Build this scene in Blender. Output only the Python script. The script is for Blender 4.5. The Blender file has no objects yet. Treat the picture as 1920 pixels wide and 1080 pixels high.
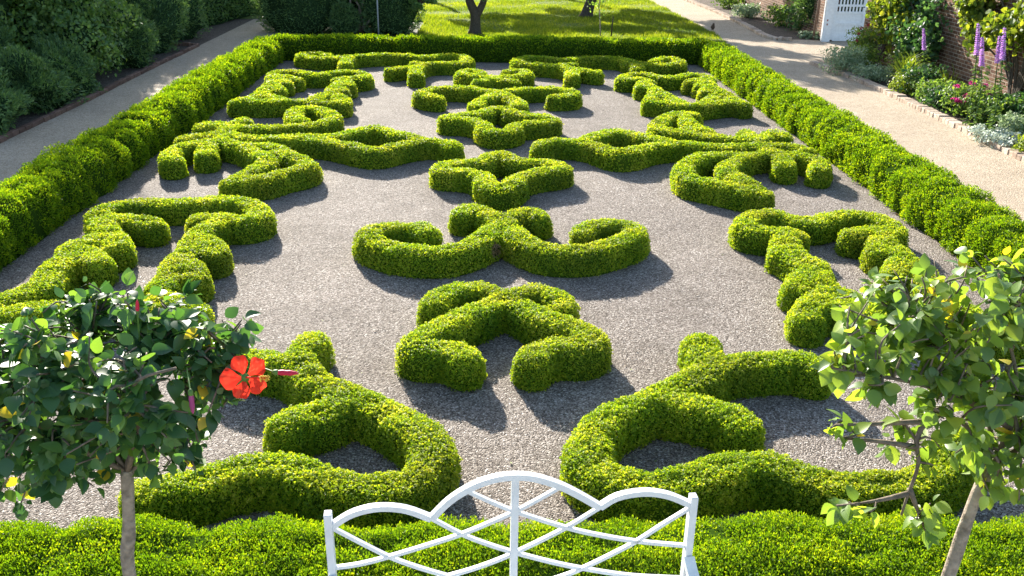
import bpy, math, random
import numpy as np
from mathutils import Matrix, Vector

C = bpy.context.scene.collection
SC = bpy.context.scene
rng = np.random.default_rng(7)
random.seed(7)

# ------------------------------------------------------------------ camera
FPX, PITCH, YAW, ROLL, CAMH = 1700.0, 0.4005, 0.0272, 0.0148, 3.65
def _basis():
    cp, sp = math.cos(PITCH), math.sin(PITCH); cy, sy = math.cos(YAW), math.sin(YAW)
    f = np.array([sy*cp, cy*cp, -sp]); r = np.array([cy, -sy, 0.0]); u = np.cross(r, f)
    cr, sr = math.cos(ROLL), math.sin(ROLL)
    return r*cr+u*sr, u*cr-r*sr, f
CR, CU, CF = _basis()
cam = bpy.data.objects.new('camera', bpy.data.cameras.new('camera')); C.objects.link(cam)
cam.data.sensor_width = 36.0; cam.data.lens = 36.0*FPX/1920.0
cam.data.clip_start = 0.05; cam.data.clip_end = 2000
cam.matrix_world = Matrix(((CR[0], CU[0], -CF[0], 0), (CR[1], CU[1], -CF[1], 0), (CR[2], CU[2], -CF[2], CAMH), (0, 0, 0, 1)))
SC.camera = cam
def ray(px, py): return CF*FPX + (px-960)*CR - (py-540)*CU
def at_z(px, py, z):
    v = ray(px, py); t = (z-CAMH)/v[2]; return np.array([v[0]*t, v[1]*t, z])
def at_y(px, py, y):
    v = ray(px, py); t = y/v[1]; return np.array([v[0]*t, y, CAMH+v[2]*t])

# ------------------------------------------------------------------ light
SUN_EL, SUN_AZ = math.radians(22.5), math.radians(-19)      # azimuth from +Y, negative = to the left
w = bpy.data.worlds.new('World'); SC.world = w; w.use_nodes = True
nt = w.node_tree; nt.nodes.clear()
sky = nt.nodes.new('ShaderNodeTexSky'); sky.sky_type = 'NISHITA'; sky.sun_disc = False
sky.sun_elevation = SUN_EL; sky.sun_rotation = SUN_AZ
bg = nt.nodes.new('ShaderNodeBackground'); bg.inputs['Strength'].default_value = 0.105
wo = nt.nodes.new('ShaderNodeOutputWorld')
nt.links.new(sky.outputs[0], bg.inputs[0]); nt.links.new(bg.outputs[0], wo.inputs[0])
sl = bpy.data.lights.new('sun', 'SUN'); sl.energy = 5.0; sl.angle = math.radians(0.5); sl.color = (1.0, 0.93, 0.82)
sun = bpy.data.objects.new('sun', sl); C.objects.link(sun)
SDIR = Vector((math.sin(SUN_AZ)*math.cos(SUN_EL), math.cos(SUN_AZ)*math.cos(SUN_EL), math.sin(SUN_EL)))
sun.rotation_euler = SDIR.to_track_quat('Z', 'Y').to_euler(); sun.location = SDIR*40
SC.view_settings.view_transform = 'Standard'; SC.view_settings.look = 'None'
SC.view_settings.gamma = 1.0; SC.view_settings.use_curve_mapping = False
SC.view_settings.exposure = 1.65
SC.cycles.max_bounces = 8; SC.cycles.diffuse_bounces = 3; SC.cycles.glossy_bounces = 2
SC.cycles.transmission_bounces = 4; SC.cycles.transparent_max_bounces = 4

# ------------------------------------------------------------------ helpers: tags, meshes
def tag(o, label, cat, group=None, kind=None):
    o['label'] = label; o['category'] = cat
    if group: o['group'] = group
    if kind: o['kind'] = kind
    return o
def thing(name, loc, label, cat, group=None):
    o = bpy.data.objects.new(name, None); C.objects.link(o); o.location = loc; o.empty_display_size = 0.1
    return tag(o, label, cat, group)
def nz(v): return v/np.maximum(np.linalg.norm(v, axis=-1, keepdims=True), 1e-9)

class MB:
    """collects vertex/face blocks and links them as one mesh object"""
    def __init__(self): self.b = []; self.nv = 0
    def add(self, V, F, mat=0, rnd=None, smooth=False):
        V = np.asarray(V, np.float32).reshape(-1, 3)
        if isinstance(F, np.ndarray): groups = [F]
        else:
            d = {}
            for f in F: d.setdefault(len(f), []).append(f)
            groups = [np.array(g) for g in d.values()]
        first = True
        for g in groups:
            r = np.full(len(g), 0.5, np.float32) if rnd is None else (np.full(len(g), rnd, np.float32) if np.isscalar(rnd) else np.asarray(rnd, np.float32)[:len(g)])
            self.b.append((V if first else np.zeros((0, 3), np.float32), g.astype(np.int64)+self.nv, mat, r, smooth)); first = False
        self.nv += len(V)
    def build(self, name, mats, parent=None, origin=None, loc=None):
        V = np.concatenate([b[0] for b in self.b])
        if origin is not None: V = V-np.asarray(origin, np.float32)
        me = bpy.data.meshes.new(name)
        loops = np.concatenate([b[1].ravel() for b in self.b])
        tot = np.concatenate([np.full(len(b[1]), b[1].shape[1]) for b in self.b])
        start = np.concatenate([[0], np.cumsum(tot)[:-1]])
        me.vertices.add(len(V)); me.vertices.foreach_set('co', V.ravel().astype(np.float32))
        me.loops.add(len(loops)); me.loops.foreach_set('vertex_index', loops.astype(np.int32))
        me.polygons.add(len(tot)); me.polygons.foreach_set('loop_start', start.astype(np.int32))
        me.polygons.foreach_set('material_index', np.concatenate([np.full(len(b[1]), b[2]) for b in self.b]).astype(np.int32))
        me.update(calc_edges=True)
        me.polygons.foreach_set('use_smooth', np.concatenate([np.full(len(b[1]), b[4]) for b in self.b]))
        at = me.attributes.new('rnd', 'FLOAT', 'FACE'); at.data.foreach_set('value', np.concatenate([b[3] for b in self.b]))
        for m in (mats if isinstance(mats, (list, tuple)) else [mats]): me.materials.append(m)
        me.update()
        o = bpy.data.objects.new(name, me); C.objects.link(o)
        if parent: o.parent = parent
        elif origin is not None: o.location = origin
        if loc is not None: o.location = loc
        return o
    # -- shapes
    def box(self, c, s, mat=0, rnd=None, rz=0.0, bev=0.0):
        c = np.asarray(c, float); x, y, z = np.asarray(s, float)/2
        b = min(bev, x*.45, y*.45, z*.45)
        if b <= 0:
            V = np.array([(sx*x, sy*y, sz*z) for sz in (-1, 1) for sx, sy in ((-1, -1), (1, -1), (1, 1), (-1, 1))])
            F = [(3, 2, 1, 0), (4, 5, 6, 7), (0, 1, 5, 4), (1, 2, 6, 5), (2, 3, 7, 6), (3, 0, 4, 7)]
        else:
            rings = []
            for zz, k in ((-z, b), (-z+b, 0), (z-b, 0), (z, b)):
                X, Y = x-k, y-k
                rings += [(sx*(X-(b if i else 0)*0), sy*Y, zz) for i, (sx, sy) in enumerate(((-1, -1), (1, -1), (1, 1), (-1, 1)))]
            V = np.array(rings); F = [(3, 2, 1, 0), (12, 13, 14, 15)]
            for r in range(3):
                for k in range(4): F.append((r*4+k, r*4+(k+1) % 4, r*4+4+(k+1) % 4, r*4+4+k))
        ca, sa = math.cos(rz), math.sin(rz)
        V = np.stack([V[:, 0]*ca-V[:, 1]*sa, V[:, 0]*sa+V[:, 1]*ca, V[:, 2]], 1)+c
        self.add(V, F, mat, rnd)
    def tube(self, pts, rad, n=8, mat=0, rnd=None):
        P = np.asarray(pts, float); rad = np.broadcast_to(np.asarray(rad, float), (len(P),))
        T = nz(np.gradient(P, axis=0)); ref = np.array([0, 0, 1.0]) if abs(T[0, 2]) < .8 else np.array([1.0, 0, 0])
        V = []
        for p, t, r in zip(P, T, rad):
            a = nz(np.cross(t, ref)); b = np.cross(t, a)
            for k in range(n):
                th = 2*math.pi*k/n; V.append(p+r*(a*math.cos(th)+b*math.sin(th)))
        F = [(i*n+k, i*n+(k+1) % n, (i+1)*n+(k+1) % n, (i+1)*n+k) for i in range(len(P)-1) for k in range(n)]
        F += [tuple(range(n))[::-1], tuple(range((len(P)-1)*n, len(P)*n))]
        self.add(V, F, mat, rnd, True)
    def ribbon_bar(self, pts, w, d, side, mat=0):
        """flat bar of rectangular section along pts: w in the plane, d along 'side'"""
        P = np.asarray(pts, float); T = nz(np.gradient(P, axis=0)); s = nz(np.asarray(side, float)); V = []
        for p, t in zip(P, T):
            a = nz(np.cross(t, s))
            for u, v in ((-1, -1), (1, -1), (1, 1), (-1, 1)): V.append(p+a*u*w/2+s*v*d/2)
        F = [(i*4+k, i*4+(k+1) % 4, i*4+4+(k+1) % 4, i*4+4+k) for i in range(len(P)-1) for k in range(4)]
        F += [(3, 2, 1, 0), tuple(range(len(P)*4-4, len(P)*4))]
        self.add(V, F, mat)
    def blob(self, c, r, mat=0, rnd=None, nu=14, nv=9, lump=0.0, lf=3.0, zmin=None):
        th = np.linspace(0, 2*math.pi, nu, endpoint=False); ph = np.linspace(-math.pi/2, math.pi/2, nv)
        D = np.array([(math.cos(p)*math.cos(t), math.cos(p)*math.sin(t), math.sin(p)) for p in ph for t in th])
        V = np.asarray(c)+D*np.asarray(r)*(1+lump*noise(D*lf+np.asarray(c)))[:, None]
        if zmin is not None: V[:, 2] = np.maximum(V[:, 2], zmin)
        F = [(i*nu+k, i*nu+(k+1) % nu, (i+1)*nu+(k+1) % nu, (i+1)*nu+k) for i in range(nv-1) for k in range(nu)]
        self.add(V, F, mat, rnd, True)
    def inst(self, tV, tF, pos, xdir, nrm, scale, mat=0, rnd=None, smooth=False):
        """copies of a small template: x along xdir, z along nrm"""
        x = nz(xdir); z = nz(nrm-(nrm*x).sum(1, keepdims=True)*x); y = np.cross(z, x)
        sc = np.asarray(scale, float)
        if sc.ndim == 1: sc = np.repeat(sc[:, None], 3, 1)
        tV = np.asarray(tV, float); n, k = len(pos), len(tV)
        V = (pos[:, None, :]+x[:, None, :]*(tV[None, :, 0:1]*sc[:, None, 0:1])+y[:, None, :]*(tV[None, :, 1:2]*sc[:, None, 1:2])
             + z[:, None, :]*(tV[None, :, 2:3]*sc[:, None, 2:3])).reshape(-1, 3)
        r = rng.random(n) if rnd is None else rnd
        d = {}
        for f in tF: d.setdefault(len(f), []).append(f)
        first = True
        for m, g in d.items():
            g = np.array(g)
            F = (g[None]+(np.arange(n)*k)[:, None, None]).reshape(-1, m)
            self.b.append((V.astype(np.float32) if first else np.zeros((0, 3), np.float32), F+self.nv, mat, np.repeat(r, len(g)).astype(np.float32), smooth)); first = False
        self.nv += len(V)

_K = rng.normal(size=(14, 3)); _K = nz(_K)*rng.uniform(.6, 1.5, (14, 1)); _PH = rng.uniform(0, 6.28, 14)
def noise(p):                                     # smooth noise about -1..1
    return np.sin(np.asarray(p) @ _K.T*2.2+_PH).sum(1)/3.6
def smoothline(pts, step=0.04):
    p = np.asarray(pts, float)
    q = np.vstack([2*p[0]-p[1], p, 2*p[-1]-p[-2]]); out = []
    for i in range(1, len(q)-2):
        a, b, c, d = q[i-1:i+3]; n = max(2, int(np.linalg.norm(c-b)/step*1.2))
        t = np.linspace(0, 1, n, endpoint=False)[:, None]
        out.append(.5*((2*b)+(c-a)*t+(2*a-5*b+4*c-d)*t*t+(3*b-a-3*c+d)*t**3))
    out.append(p[-1:]); P = np.concatenate(out)
    s = np.concatenate([[0], np.cumsum(np.linalg.norm(np.diff(P, axis=0), axis=1))])
    m = max(3, int(s[-1]/step)+1); u = np.linspace(0, s[-1], m)
    return np.stack([np.interp(u, s, P[:, k]) for k in range(P.shape[1])], 1)

# ------------------------------------------------------------------ materials
def new_mat(name):
    m = bpy.data.materials.new(name); m.use_nodes = True; t = m.node_tree; t.nodes.clear()
    out = t.nodes.new('ShaderNodeOutputMaterial'); return m, t, out
def N(t, typ, **kw):
    n = t.nodes.new(typ)
    for k, v in kw.items():
        if k in n.inputs: n.inputs[k].default_value = v
        else: setattr(n, k, v)
    return n
def ramp(t, stops, src):
    r = t.nodes.new('ShaderNodeValToRGB'); e = r.color_ramp.elements
    while len(e) < len(stops): e.new(0.5)
    for el, (p, c) in zip(e, stops): el.position = p; el.color = (*c, 1)
    t.links.new(src, r.inputs[0]); return r
def leaf_mat(name, stops, transl=0.45, tint=(1.6, 1.5, 0.6), rough=0.45, spec=0.4, patch=0.0, patch_col=(.1, .06, .02), patch_scale=2.0):
    m, t, out = new_mat(name)
    a = N(t, 'ShaderNodeAttribute', attribute_name='rnd'); r = ramp(t, stops, a.outputs['Fac']); col = r.outputs[0]
    if patch > 0:
        tc = N(t, 'ShaderNodeTexCoord'); no = N(t, 'ShaderNodeTexNoise', Scale=patch_scale, Detail=2.0); t.links.new(tc.outputs['Object'], no.inputs['Vector'])
        rr = ramp(t, [(0.5, (0, 0, 0)), (0.75, (patch,)*3)], no.outputs[0])
        mx = N(t, 'ShaderNodeMix', data_type='RGBA'); t.links.new(rr.outputs[0], mx.inputs[0]); t.links.new(col, mx.inputs[6]); mx.inputs[7].default_value = (*patch_col, 1); col = mx.outputs[2]
    p = N(t, 'ShaderNodeBsdfPrincipled', Roughness=rough); p.inputs['Specular IOR Level'].default_value = spec
    t.links.new(col, p.inputs['Base Color'])
    mul = N(t, 'ShaderNodeMix', data_type='RGBA', blend_type='MULTIPLY'); mul.inputs[0].default_value = 1.0
    t.links.new(col, mul.inputs[6]); mul.inputs[7].default_value = (*tint, 1)
    tr = N(t, 'ShaderNodeBsdfTranslucent'); t.links.new(mul.outputs[2], tr.inputs[0])
    ms = N(t, 'ShaderNodeMixShader', Fac=transl); t.links.new(p.outputs[0], ms.inputs[1]); t.links.new(tr.outputs[0], ms.inputs[2])
    t.links.new(ms.outputs[0], out.inputs[0]); return m
def simple_mat(name, col, rough=0.6, var=0.0, scale=8.0, bump=0.0, spec=0.3, metallic=0.0):
    m, t, out = new_mat(name); p = N(t, 'ShaderNodeBsdfPrincipled', Roughness=rough, Metallic=metallic); p.inputs['Specular IOR Level'].default_value = spec
    tc = N(t, 'ShaderNodeTexCoord'); no = N(t, 'ShaderNodeTexNoise', Scale=scale, Detail=5.0); t.links.new(tc.outputs['Object'], no.inputs['Vector'])
    r = ramp(t, [(0.3, tuple(c*(1-var) for c in col)), (0.7, tuple(min(1, c*(1+var)) for c in col))], no.outputs[0]); t.links.new(r.outputs[0], p.inputs['Base Color'])
    if bump > 0:
        b = N(t, 'ShaderNodeBump', Strength=bump, Distance=0.02); t.links.new(no.outputs[0], b.inputs['Height']); t.links.new(b.outputs[0], p.inputs['Normal'])
    t.links.new(p.outputs[0], out.inputs[0]); return m
def rnd_mat(name, stops, rough=0.8, noise_scale=20.0, nv=0.25):
    m, t, out = new_mat(name); p = N(t, 'ShaderNodeBsdfPrincipled', Roughness=rough); p.inputs['Specular IOR Level'].default_value = 0.2
    a = N(t, 'ShaderNodeAttribute', attribute_name='rnd'); r = ramp(t, stops, a.outputs['Fac'])
    tc = N(t, 'ShaderNodeTexCoord'); no = N(t, 'ShaderNodeTexNoise', Scale=noise_scale, Detail=6.0); t.links.new(tc.outputs['Object'], no.inputs['Vector'])
    rr = ramp(t, [(0.3, (1-nv,)*3), (0.7, (1+nv,)*3)], no.outputs[0])
    mul = N(t, 'ShaderNodeMix', data_type='RGBA', blend_type='MULTIPLY'); mul.inputs[0].default_value = 1.0
    t.links.new(r.outputs[0], mul.inputs[6]); t.links.new(rr.outputs[0], mul.inputs[7]); t.links.new(mul.outputs[2], p.inputs['Base Color'])
    b = N(t, 'ShaderNodeBump', Strength=0.4, Distance=0.01); t.links.new(no.outputs[0], b.inputs['Height']); t.links.new(b.outputs[0], p.inputs['Normal'])
    t.links.new(p.outputs[0], out.inputs[0]); return m
def gravel_mat(name, stops, cell, big, bump=1.0, dist=0.012, coarse=0.12):
    m, t, out = new_mat(name); p = N(t, 'ShaderNodeBsdfPrincipled', Roughness=0.85); p.inputs['Specular IOR Level'].default_value = 0.25
    tc = N(t, 'ShaderNodeTexCoord')
    dn = N(t, 'ShaderNodeTexNoise', Scale=cell*0.6, Detail=2.0); t.links.new(tc.outputs['Object'], dn.inputs['Vector'])
    av = N(t, 'ShaderNodeVectorMath', operation='MULTIPLY_ADD'); t.links.new(dn.outputs['Color'], av.inputs[0]); av.inputs[1].default_value = (1.1/cell,)*3; t.links.new(tc.outputs['Object'], av.inputs[2])
    vo = N(t, 'ShaderNodeTexVoronoi', Scale=cell); t.links.new(av.outputs[0], vo.inputs['Vector'])
    sep = N(t, 'ShaderNodeSeparateColor'); t.links.new(vo.outputs['Color'], sep.inputs[0])
    r = ramp(t, stops, sep.outputs[0])
    bn = N(t, 'ShaderNodeTexNoise', Scale=big, Detail=6.0, Roughness=0.65); t.links.new(tc.outputs['Object'], bn.inputs['Vector'])
    bn2 = N(t, 'ShaderNodeTexNoise', Scale=big*6.0, Detail=4.0, Roughness=0.7); t.links.new(tc.outputs['Object'], bn2.inputs['Vector'])
    bm = N(t, 'ShaderNodeMath', operation='MULTIPLY_ADD'); t.links.new(bn2.outputs[0], bm.inputs[0]); bm.inputs[1].default_value = 0.6
    bo = N(t, 'ShaderNodeMath', operation='MULTIPLY_ADD'); t.links.new(bn.outputs[0], bo.inputs[0]); bo.inputs[1].default_value = 0.7; bo.inputs[2].default_value = -0.15; t.links.new(bo.outputs[0], bm.inputs[2])
    rb = ramp(t, [(0.3, (1-coarse*2, 1-coarse*2.1, 1-coarse*2.2)), (0.7, (1+coarse,)*3)], bm.outputs[0])
    mul = N(t, 'ShaderNodeMix', data_type='RGBA', blend_type='MULTIPLY'); mul.inputs[0].default_value = 1.0
    t.links.new(r.outputs[0], mul.inputs[6]); t.links.new(rb.outputs[0], mul.inputs[7]); t.links.new(mul.outputs[2], p.inputs['Base Color'])
    ad = N(t, 'ShaderNodeMath', operation='MULTIPLY_ADD'); t.links.new(vo.outputs['Distance'], ad.inputs[0]); ad.inputs[1].default_value = -1.0; t.links.new(sep.outputs[1], ad.inputs[2])
    b = N(t, 'ShaderNodeBump', Strength=bump, Distance=dist); t.links.new(ad.outputs[0], b.inputs['Height']); t.links.new(b.outputs[0], p.inputs['Normal'])
    t.links.new(p.outputs[0], out.inputs[0]); return m

M = {}
M['gravel'] = gravel_mat('grey gravel', [(0.0, (.065, .05, .040)), (.3, (.175, .145, .120)), (.7, (.325, .28, .24)), (.93, (.45, .40, .355)), (1.0, (.72, .67, .61))], 92, 0.45, 1.0, .011, .17)
M['path'] = gravel_mat('sandy path', [(0.0, (.28, .215, .145)), (.25, (.43, .345, .245)), (.7, (.51, .42, .31)), (1.0, (.62, .53, .41))], 70, 0.9, 1.0, 0.008, 0.10)
M['soil'] = gravel_mat('dark soil', [(0.0, (.05, .038, .028)), (.6, (.11, .09, .07)), (1.0, (.20, .16, .13))], 45, 2.0)
M['ground'] = gravel_mat('rough ground', [(0.0, (.05, .06, .025)), (1.0, (.09, .10, .05))], 12, .3, .3)
M['lawn'] = gravel_mat('lawn turf', [(0.0, (.05, .09, .012)), (.5, (.09, .15, .018)), (1.0, (.15, .21, .03))], 30, .8, 1.0, .02, .15)
M['box'] = leaf_mat('box leaf', [(0.0, (.085, .20, .012)), (.45, (.235, .355, .016)), (.8, (.49, .53, .035)), (1.0, (.70, .66, .12))], .5, (1.5, 1.45, .5), rough=.5, spec=.28, patch=.3, patch_col=(.16, .13, .03), patch_scale=1.6)
M['boxcore'] = simple_mat('box inside', (.05, .085, .008), 1.0, .4, 40, 0, 0.0)  # dark colour gives the gaps between leaves the look of shaded depth
M['border'] = leaf_mat('border hedge leaf', [(0.0, (.06, .13, .008)), (.5, (.13, .24, .010)), (1.0, (.38, .45, .016))], .5, (1.5, 1.45, .4), rough=.55, spec=.18)
M['bordercore'] = simple_mat('border hedge inside', (.025, .05, .006), 1.0, .4, 40, 0, 0.0)  # coloured dark too, so openings in the leaf layer seem deep and shaded
M['yew'] = leaf_mat('dark evergreen leaf', [(0.0, (.06, .125, .05)), (.6, (.125, .225, .08)), (1.0, (.21, .32, .10))], .35, (1.5, 1.5, .6))
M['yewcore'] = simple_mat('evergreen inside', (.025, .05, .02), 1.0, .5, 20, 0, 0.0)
M['shrub'] = leaf_mat('shrub leaf', [(0.0, (.07, .15, .05)), (.6, (.14, .25, .07)), (1.0, (.24, .35, .09))], .45, (1.6, 1.6, .5), rough=.38, spec=.5)
M['hib'] = leaf_mat('hibiscus leaf', [(0.0, (.03, .085, .035)), (.6, (.07, .165, .055)), (.98, (.16, .28, .06)), (.984, (.45, .36, .03)), (1.0, (.60, .46, .05))], .38, (2.0, 2.0, .6), rough=.40, spec=.5)
M['hib2'] = leaf_mat('pale hibiscus leaf', [(0.0, (.10, .18, .06)), (.6, (.17, .275, .065)), (.975, (.27, .36, .07)), (.982, (.45, .38, .04)), (1.0, (.58, .44, .04))], .5, (2.0, 1.9, .5), rough=.38, spec=.6)
M['bark'] = simple_mat('pale bark', (.30, .245, .19), .85, .42, 26, .9)
M['darkbark'] = simple_mat('dark bark', (.07, .055, .04), .85, .35, 25, .8)
M['white'] = simple_mat('white paint', (.78, .79, .80), .42, .07, 14, .06, .4)
M['brick'] = rnd_mat('old brick', [(0.0, (.16, .07, .045)), (.5, (.27, .13, .085)), (1.0, (.36, .20, .14))], .85, 30)
M['mortar'] = simple_mat('lime mortar', (.42, .36, .30), .9, .2, 30, .4)
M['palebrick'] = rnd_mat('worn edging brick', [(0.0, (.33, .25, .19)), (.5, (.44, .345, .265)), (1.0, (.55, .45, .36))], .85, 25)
M['darkbrick'] = rnd_mat('dark brown edging brick', [(0.0, (.13, .075, .055)), (1.0, (.22, .13, .095))], .85, 25)  # dark brown, deeper in tone than the pale edging brick

def sheet(name, x0, x1, y0, y1, z, mat, label, cat):
    b = MB(); b.add([(x0, y0, z), (x1, y0, z), (x1, y1, z), (x0, y1, z)], [(0, 1, 2, 3)])
    o = b.build(name, mat); o['label'] = label; o['category'] = cat; o['kind'] = 'structure'; return o

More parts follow.
